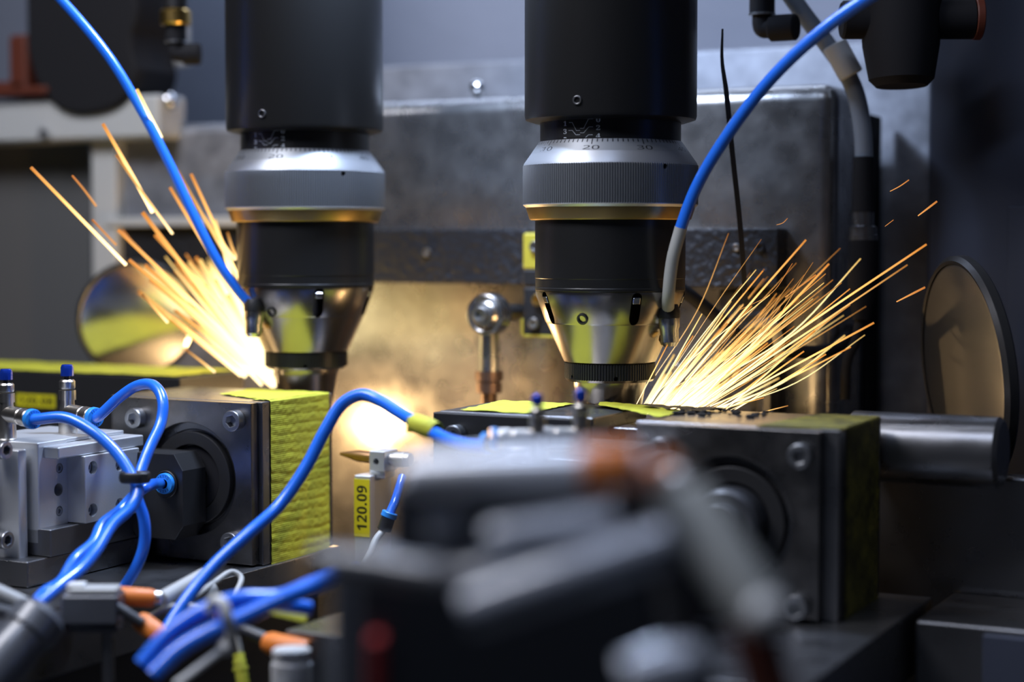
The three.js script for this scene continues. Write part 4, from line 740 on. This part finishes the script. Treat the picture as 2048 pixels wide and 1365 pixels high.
// ---------------------------------------------------------------- bottom left: conduit, connectors, cables
{
  const d = 0.745;
  const g = thing('conduit', 'thick dark conduit end swallowing the twisted blue tubes', 'conduit', pd(20, 1300, d));
  part(g, 'hose', turned(pd(-60, 1400, 0.72), pd(92, 1225, d), [[0.0001, 0], [0.0105, 0], [0.0112, 0.45], [0.0105, 0.72], [0.0118, 0.75], [0.0118, 0.93], [0.009, 1], [0.0001, 1]], 40), M.connectorGrey);
  const box = thing('splitter_box', 'dark grey sensor splitter box between the blue tubes and orange plugs', 'connector', pd(185, 1215, 0.77));
  const q = new THREE.Quaternion().setFromEuler(new THREE.Euler(0, YAW, 0)), bo = pd(187, 1215, 0.77);
  const B = (name, w, h, dd, ox, oy, oz, m, r = 0.0012) => { const b = new RoundedBoxGeometry(w, h, dd, 2, r).translate(ox, oy, oz).applyQuaternion(q); lpart(box, name, b, m); };
  box.position.copy(bo); B('body', 0.024, 0.0125, 0.016, 0, 0, 0, M.connectorGrey); B('lid', 0.020, 0.003, 0.012, 0.001, 0.0075, 0, M.cableGrey); B('base', 0.021, 0.004, 0.013, 0.001, -0.008, 0, M.connector); B('stem', 0.005, 0.11, 0.005, 0.006, -0.064, 0, M.steelDark);
  B('mount', 0.0075, 0.005, 0.0075, -0.007, 0.008, 0, M.whitePlastic, 0.0008);
  const plug = (label, a, b, r, m = M.orange) => { const o = thing('orange_plug', label, 'plug', a); part(o, 'shell', turned(a, b, [[0.0001, 0], [r * 0.8, 0], [r, 0.12], [r * 1.02, 0.9], [r * 0.9, 1], [0.0001, 1]], 28), m); return o; };
  const p1 = plug('orange plug leaving the splitter box towards the white cable', pd(232, 1192, 0.78), pd(308, 1198, 0.785), 0.0041);
  part(p1, 'coupling', rod(pd(306, 1197, 0.785), pd(322, 1198, 0.786), 0.0034), M.nickel);
  plug('orange plug hanging from the dark cable below the splitter box', pd(277, 1240, 0.77), pd(338, 1285, 0.765), 0.0044);
  plug('orange plug lying on the white cap', pd(532, 1285, 0.76), pd(615, 1305, 0.75), 0.0048);
  single('sensor_cable', tube(pix([[225, 1210, 0.765], [250, 1225, 0.765], [285, 1247, 0.765]]), 0.0022, 30), M.cableDark, 'short dark cable from the splitter box to the hanging orange plug', 'cable');
  single('sensor_cable', tube(pix([[460, 1255, 0.77], [490, 1262, 0.765], [535, 1280, 0.76], [560, 1290, 0.76]]), 0.0026, 30), M.cableDark, 'short dark cable entering the orange plug on the white cap', 'cable');
  const sl = thing('sensor_sleeve', 'pale grey sensor sleeve pointing at the tall blue tube', 'sensor', pd(370, 1180, 0.80));
  part(sl, 'sleeve', rod(pd(322, 1200, 0.79), pd(412, 1150, 0.82), 0.0036), M.cableGrey);
  part(sl, 'tail', rod(pd(380, 1198, 0.81), pd(425, 1180, 0.82), 0.0045), M.cableGrey);
  single('sensor_cable', tube(pix([[330, 1225, 0.79], [380, 1200, 0.80], [430, 1165, 0.82], [465, 1145, 0.83], [482, 1155, 0.83], [470, 1190, 0.82], [455, 1215, 0.81], [440, 1245, 0.80]]), 0.0014, 80), M.cableGrey, 'thin grey cable looping in front of the base plate', 'cable');
  single('sensor_cable', tube(pix([[300, 1235, 0.79], [340, 1215, 0.79], [400, 1215, 0.785], [460, 1235, 0.78], [478, 1290, 0.78], [484, 1330, 0.78]]), 0.0013, 80), M.cableGrey, 'thin grey cable dropping into the scrap of green tape', 'cable');
  single('tape_scrap', tube(pix([[478, 1310, 0.78], [480, 1330, 0.778], [486, 1365, 0.776], [488, 1390, 0.776]]), 0.0036, 24, 7, (t) => 0.8 + 0.5 * noise.noise(t * 7, 2, 2)), M.tape, 'scrap of yellow-green tape wrapped round a thin cable', 'tape');
  single('pipe', rod(pd(-60, 1160, 0.76), pd(75, 1222, 0.765), 0.0034), M.cableGrey, 'pale rod pointing at the twisted blue tubes', 'pipe');
  single('pipe', rod(pd(-60, 1212, 0.755), pd(60, 1236, 0.758), 0.0032), M.cableDark, 'grey rod beside the conduit end', 'pipe');
  // blue bundle across the bottom with a white tie
  T(pix([[282, 1330, 0.69], [340, 1265, 0.695], [420, 1215, 0.70], [480, 1198, 0.705], [560, 1194, 0.71], [620, 1170, 0.715], [700, 1140, 0.72]]), 'upper blue tube of the bottom bundle held by the white tie', 0.0031);
  T(pix([[305, 1352, 0.68], [360, 1300, 0.685], [430, 1260, 0.69], [500, 1228, 0.695], [560, 1200, 0.70], [640, 1168, 0.708], [720, 1130, 0.715]]), 'lower blue tube of the bottom bundle held by the white tie', 0.0033);
  T(pix([[430, 1225, 0.71], [500, 1208, 0.715], [560, 1210, 0.72], [620, 1218, 0.725]]), 'short blue tube ending beside the green tape tag', 0.0031);
  const wt = thing('cable_tie', 'white cable tie with round lock holding the bottom blue tubes', 'cable tie', pd(445, 1230, 0.695));
  part(wt, 'band', tube(pix([[418, 1222, 0.69], [428, 1202, 0.688], [445, 1206, 0.685], [455, 1235, 0.684], [462, 1265, 0.688], [455, 1290, 0.69]]), 0.0021, 40), M.whitePlastic);
  part(wt, 'lock', new THREE.SphereGeometry(0.0033, 18, 14).translate(pd(452, 1295, 0.69).x, pd(452, 1295, 0.69).y, pd(452, 1295, 0.69).z), M.whitePlastic);
  part(wt, 'tail', rod(pd(445, 1300, 0.69), pd(350, 1372, 0.68), 0.0016), M.whitePlastic);
  single('cap', turned(pd(583, 1420, 0.73), pd(583, 1297, 0.73), [[0.0001, 0], [0.008, 0], [0.0082, 0.75], [0.0072, 0.8], [0.0078, 0.86], [0.0078, 0.97], [0.007, 1], [0.0001, 1]], 32), M.whitePlastic, 'white round plastic cap under the orange plug', 'cap');
  single('tape_tag', rb(-0.011, 0.011, -0.0042, 0.0042, -0.0005, 0.0005, 0.0004).rotateY(YAW).rotateX(-0.5).translate(pd(565, 1215, 0.74).x, pd(565, 1215, 0.74).y, pd(565, 1215, 0.74).z), M.tape, 'flat yellow-green tape tag behind the bottom blue tubes', 'tape');
}

// ---------------------------------------------------------------- foreground cluster of connectors, far out of focus
{
  const d = 0.46;
  const dist = thing('junction_box', 'large dark blurred junction box in front of the stations', 'junction box', pd(1000, 1300, d));
  const c = pd(1000, 1290, d + 0.03), q = new THREE.Quaternion().setFromEuler(new THREE.Euler(0, YAW, 0));
  dist.position.copy(c); dist.quaternion.copy(q);
  const s = d / F, B = (name, x0, x1, y0, y1, dz, th, m, r = 0.002) => lpart(dist, name, rb((x0 - 1000) * s, (x1 - 1000) * s, -(y1 - 1290) * s, -(y0 - 1290) * s, dz - th, dz, r), m);
  B('housing', 690, 1335, 1130, 1800, -0.005, 0.05, M.connector, 0.003);
  B('shoulder', 760, 1330, 960, 1150, -0.02, 0.03, M.connector, 0.004);
  B('red_tab', 722, 752, 1270, 1420, 0.004, 0.01, M.red, 0.001);
  B('side_rail', 620, 690, 1160, 1800, -0.03, 0.02, M.shell, 0.002);
  const cyl = (name, label, a, b, r, m, extra) => { const o = thing(name, label, 'connector', a); part(o, 'shell', turned(a, b, [[0.0001, 0], [r * 0.85, 0], [r, 0.05], [r, 0.95], [r * 0.9, 1], [0.0001, 1]], 36), m); if (extra) extra(o); return o; };
  cyl('round_connector', 'thick dark blurred connector with an orange end', pd(815, 952, d), pd(1290, 930, d - 0.01), 0.0054, M.silverSleeve, (o) => part(o, 'orange_end', turned(pd(1165, 936, d - 0.008), pd(1275, 931, d - 0.01), [[0.0055, 0], [0.0059, 0.1], [0.0059, 0.9], [0.0052, 1]], 36), M.orange));
  cyl('round_connector', 'grey blurred connector lying below the orange-ended one', pd(975, 1082, d - 0.02), pd(1230, 1045, d - 0.02), 0.0044, M.plugGrey);
  cyl('round_connector', 'dark blurred connector sloping up to the angled sleeve', pd(930, 1225, d - 0.03), pd(1340, 1085, d - 0.03), 0.0058, M.plugGrey);
  cyl('round_connector', 'dark blurred plug standing on the junction box', pd(890, 1075, d), pd(890, 990, d), 0.0048, M.plugGrey);
  single('flat_cable', tube(pix([[640, 1122, d + 0.02], [760, 1135, d + 0.01], [860, 1150, d], [960, 1150, d - 0.01], [1060, 1120, d - 0.01]]), 0.0042, 60, 16), M.connectorGrey, 'blurred grey cable lying across the junction box edge', 'cable');
  // angled sleeve on the right
  const sv = thing('angled_sleeve', 'translucent grey angled sleeve with orange rings before the bore', 'connector', pd(1440, 1100, d));
  part(sv, 'sleeve', turned(pd(1352, 985, d), pd(1530, 1240, d - 0.02), [[0.0001, 0], [0.0075, 0], [0.0082, 0.1], [0.0074, 0.95], [0.0068, 1], [0.0001, 1]], 36), M.clearGrey);
  part(sv, 'top_nut', turned(pd(1325, 945, d), pd(1362, 995, d), [[0.0001, 0], [0.0055, 0], [0.0078, 0.4], [0.0084, 1], [0.0001, 1]], 24), M.nickel);
  part(sv, 'orange_ring', turned(pd(1310, 925, d), pd(1330, 952, d), [[0.0001, 0], [0.005, 0], [0.0056, 1], [0.0001, 1]], 24), M.orange);
  part(sv, 'end_nut', new THREE.SphereGeometry(0.0056, 24, 16).translate(pd(1528, 1228, d - 0.022).x, pd(1528, 1228, d - 0.022).y, pd(1528, 1228, d - 0.022).z), M.whitePlastic);
  part(sv, 'orange_foot', turned(pd(1505, 1255, d - 0.018), pd(1560, 1450, d - 0.02), [[0.0001, 0], [0.0062, 0], [0.0066, 1], [0.0001, 1]], 30), M.orangeDark);
  const ar = thing('cable_gland', 'dark blurred cable gland joining the orange end and the angled sleeve', 'connector', pd(1300, 960, d)); part(ar, 'body', turned(pd(1240, 960, d + 0.01), pd(1345, 1010, d + 0.01), [[0.0001, 0], [0.008, 0], [0.0095, 0.5], [0.008, 1], [0.0001, 1]], 30), M.connector);
  part(ar, 'stem', rod(pd(1330, 1010, d + 0.012), pd(1400, 1450, d + 0.012), 0.006), M.connector);
  single('round_plug', turned(pd(1250, 1365, d - 0.04), pd(1400, 1330, d - 0.04), [[0.0001, 0], [0.006, 0], [0.0075, 0.5], [0.006, 1], [0.0001, 1]], 24), M.plugGrey, 'grey blurred plug at the foot of the angled sleeve', 'plug');
}

renderer.render(scene, camera);
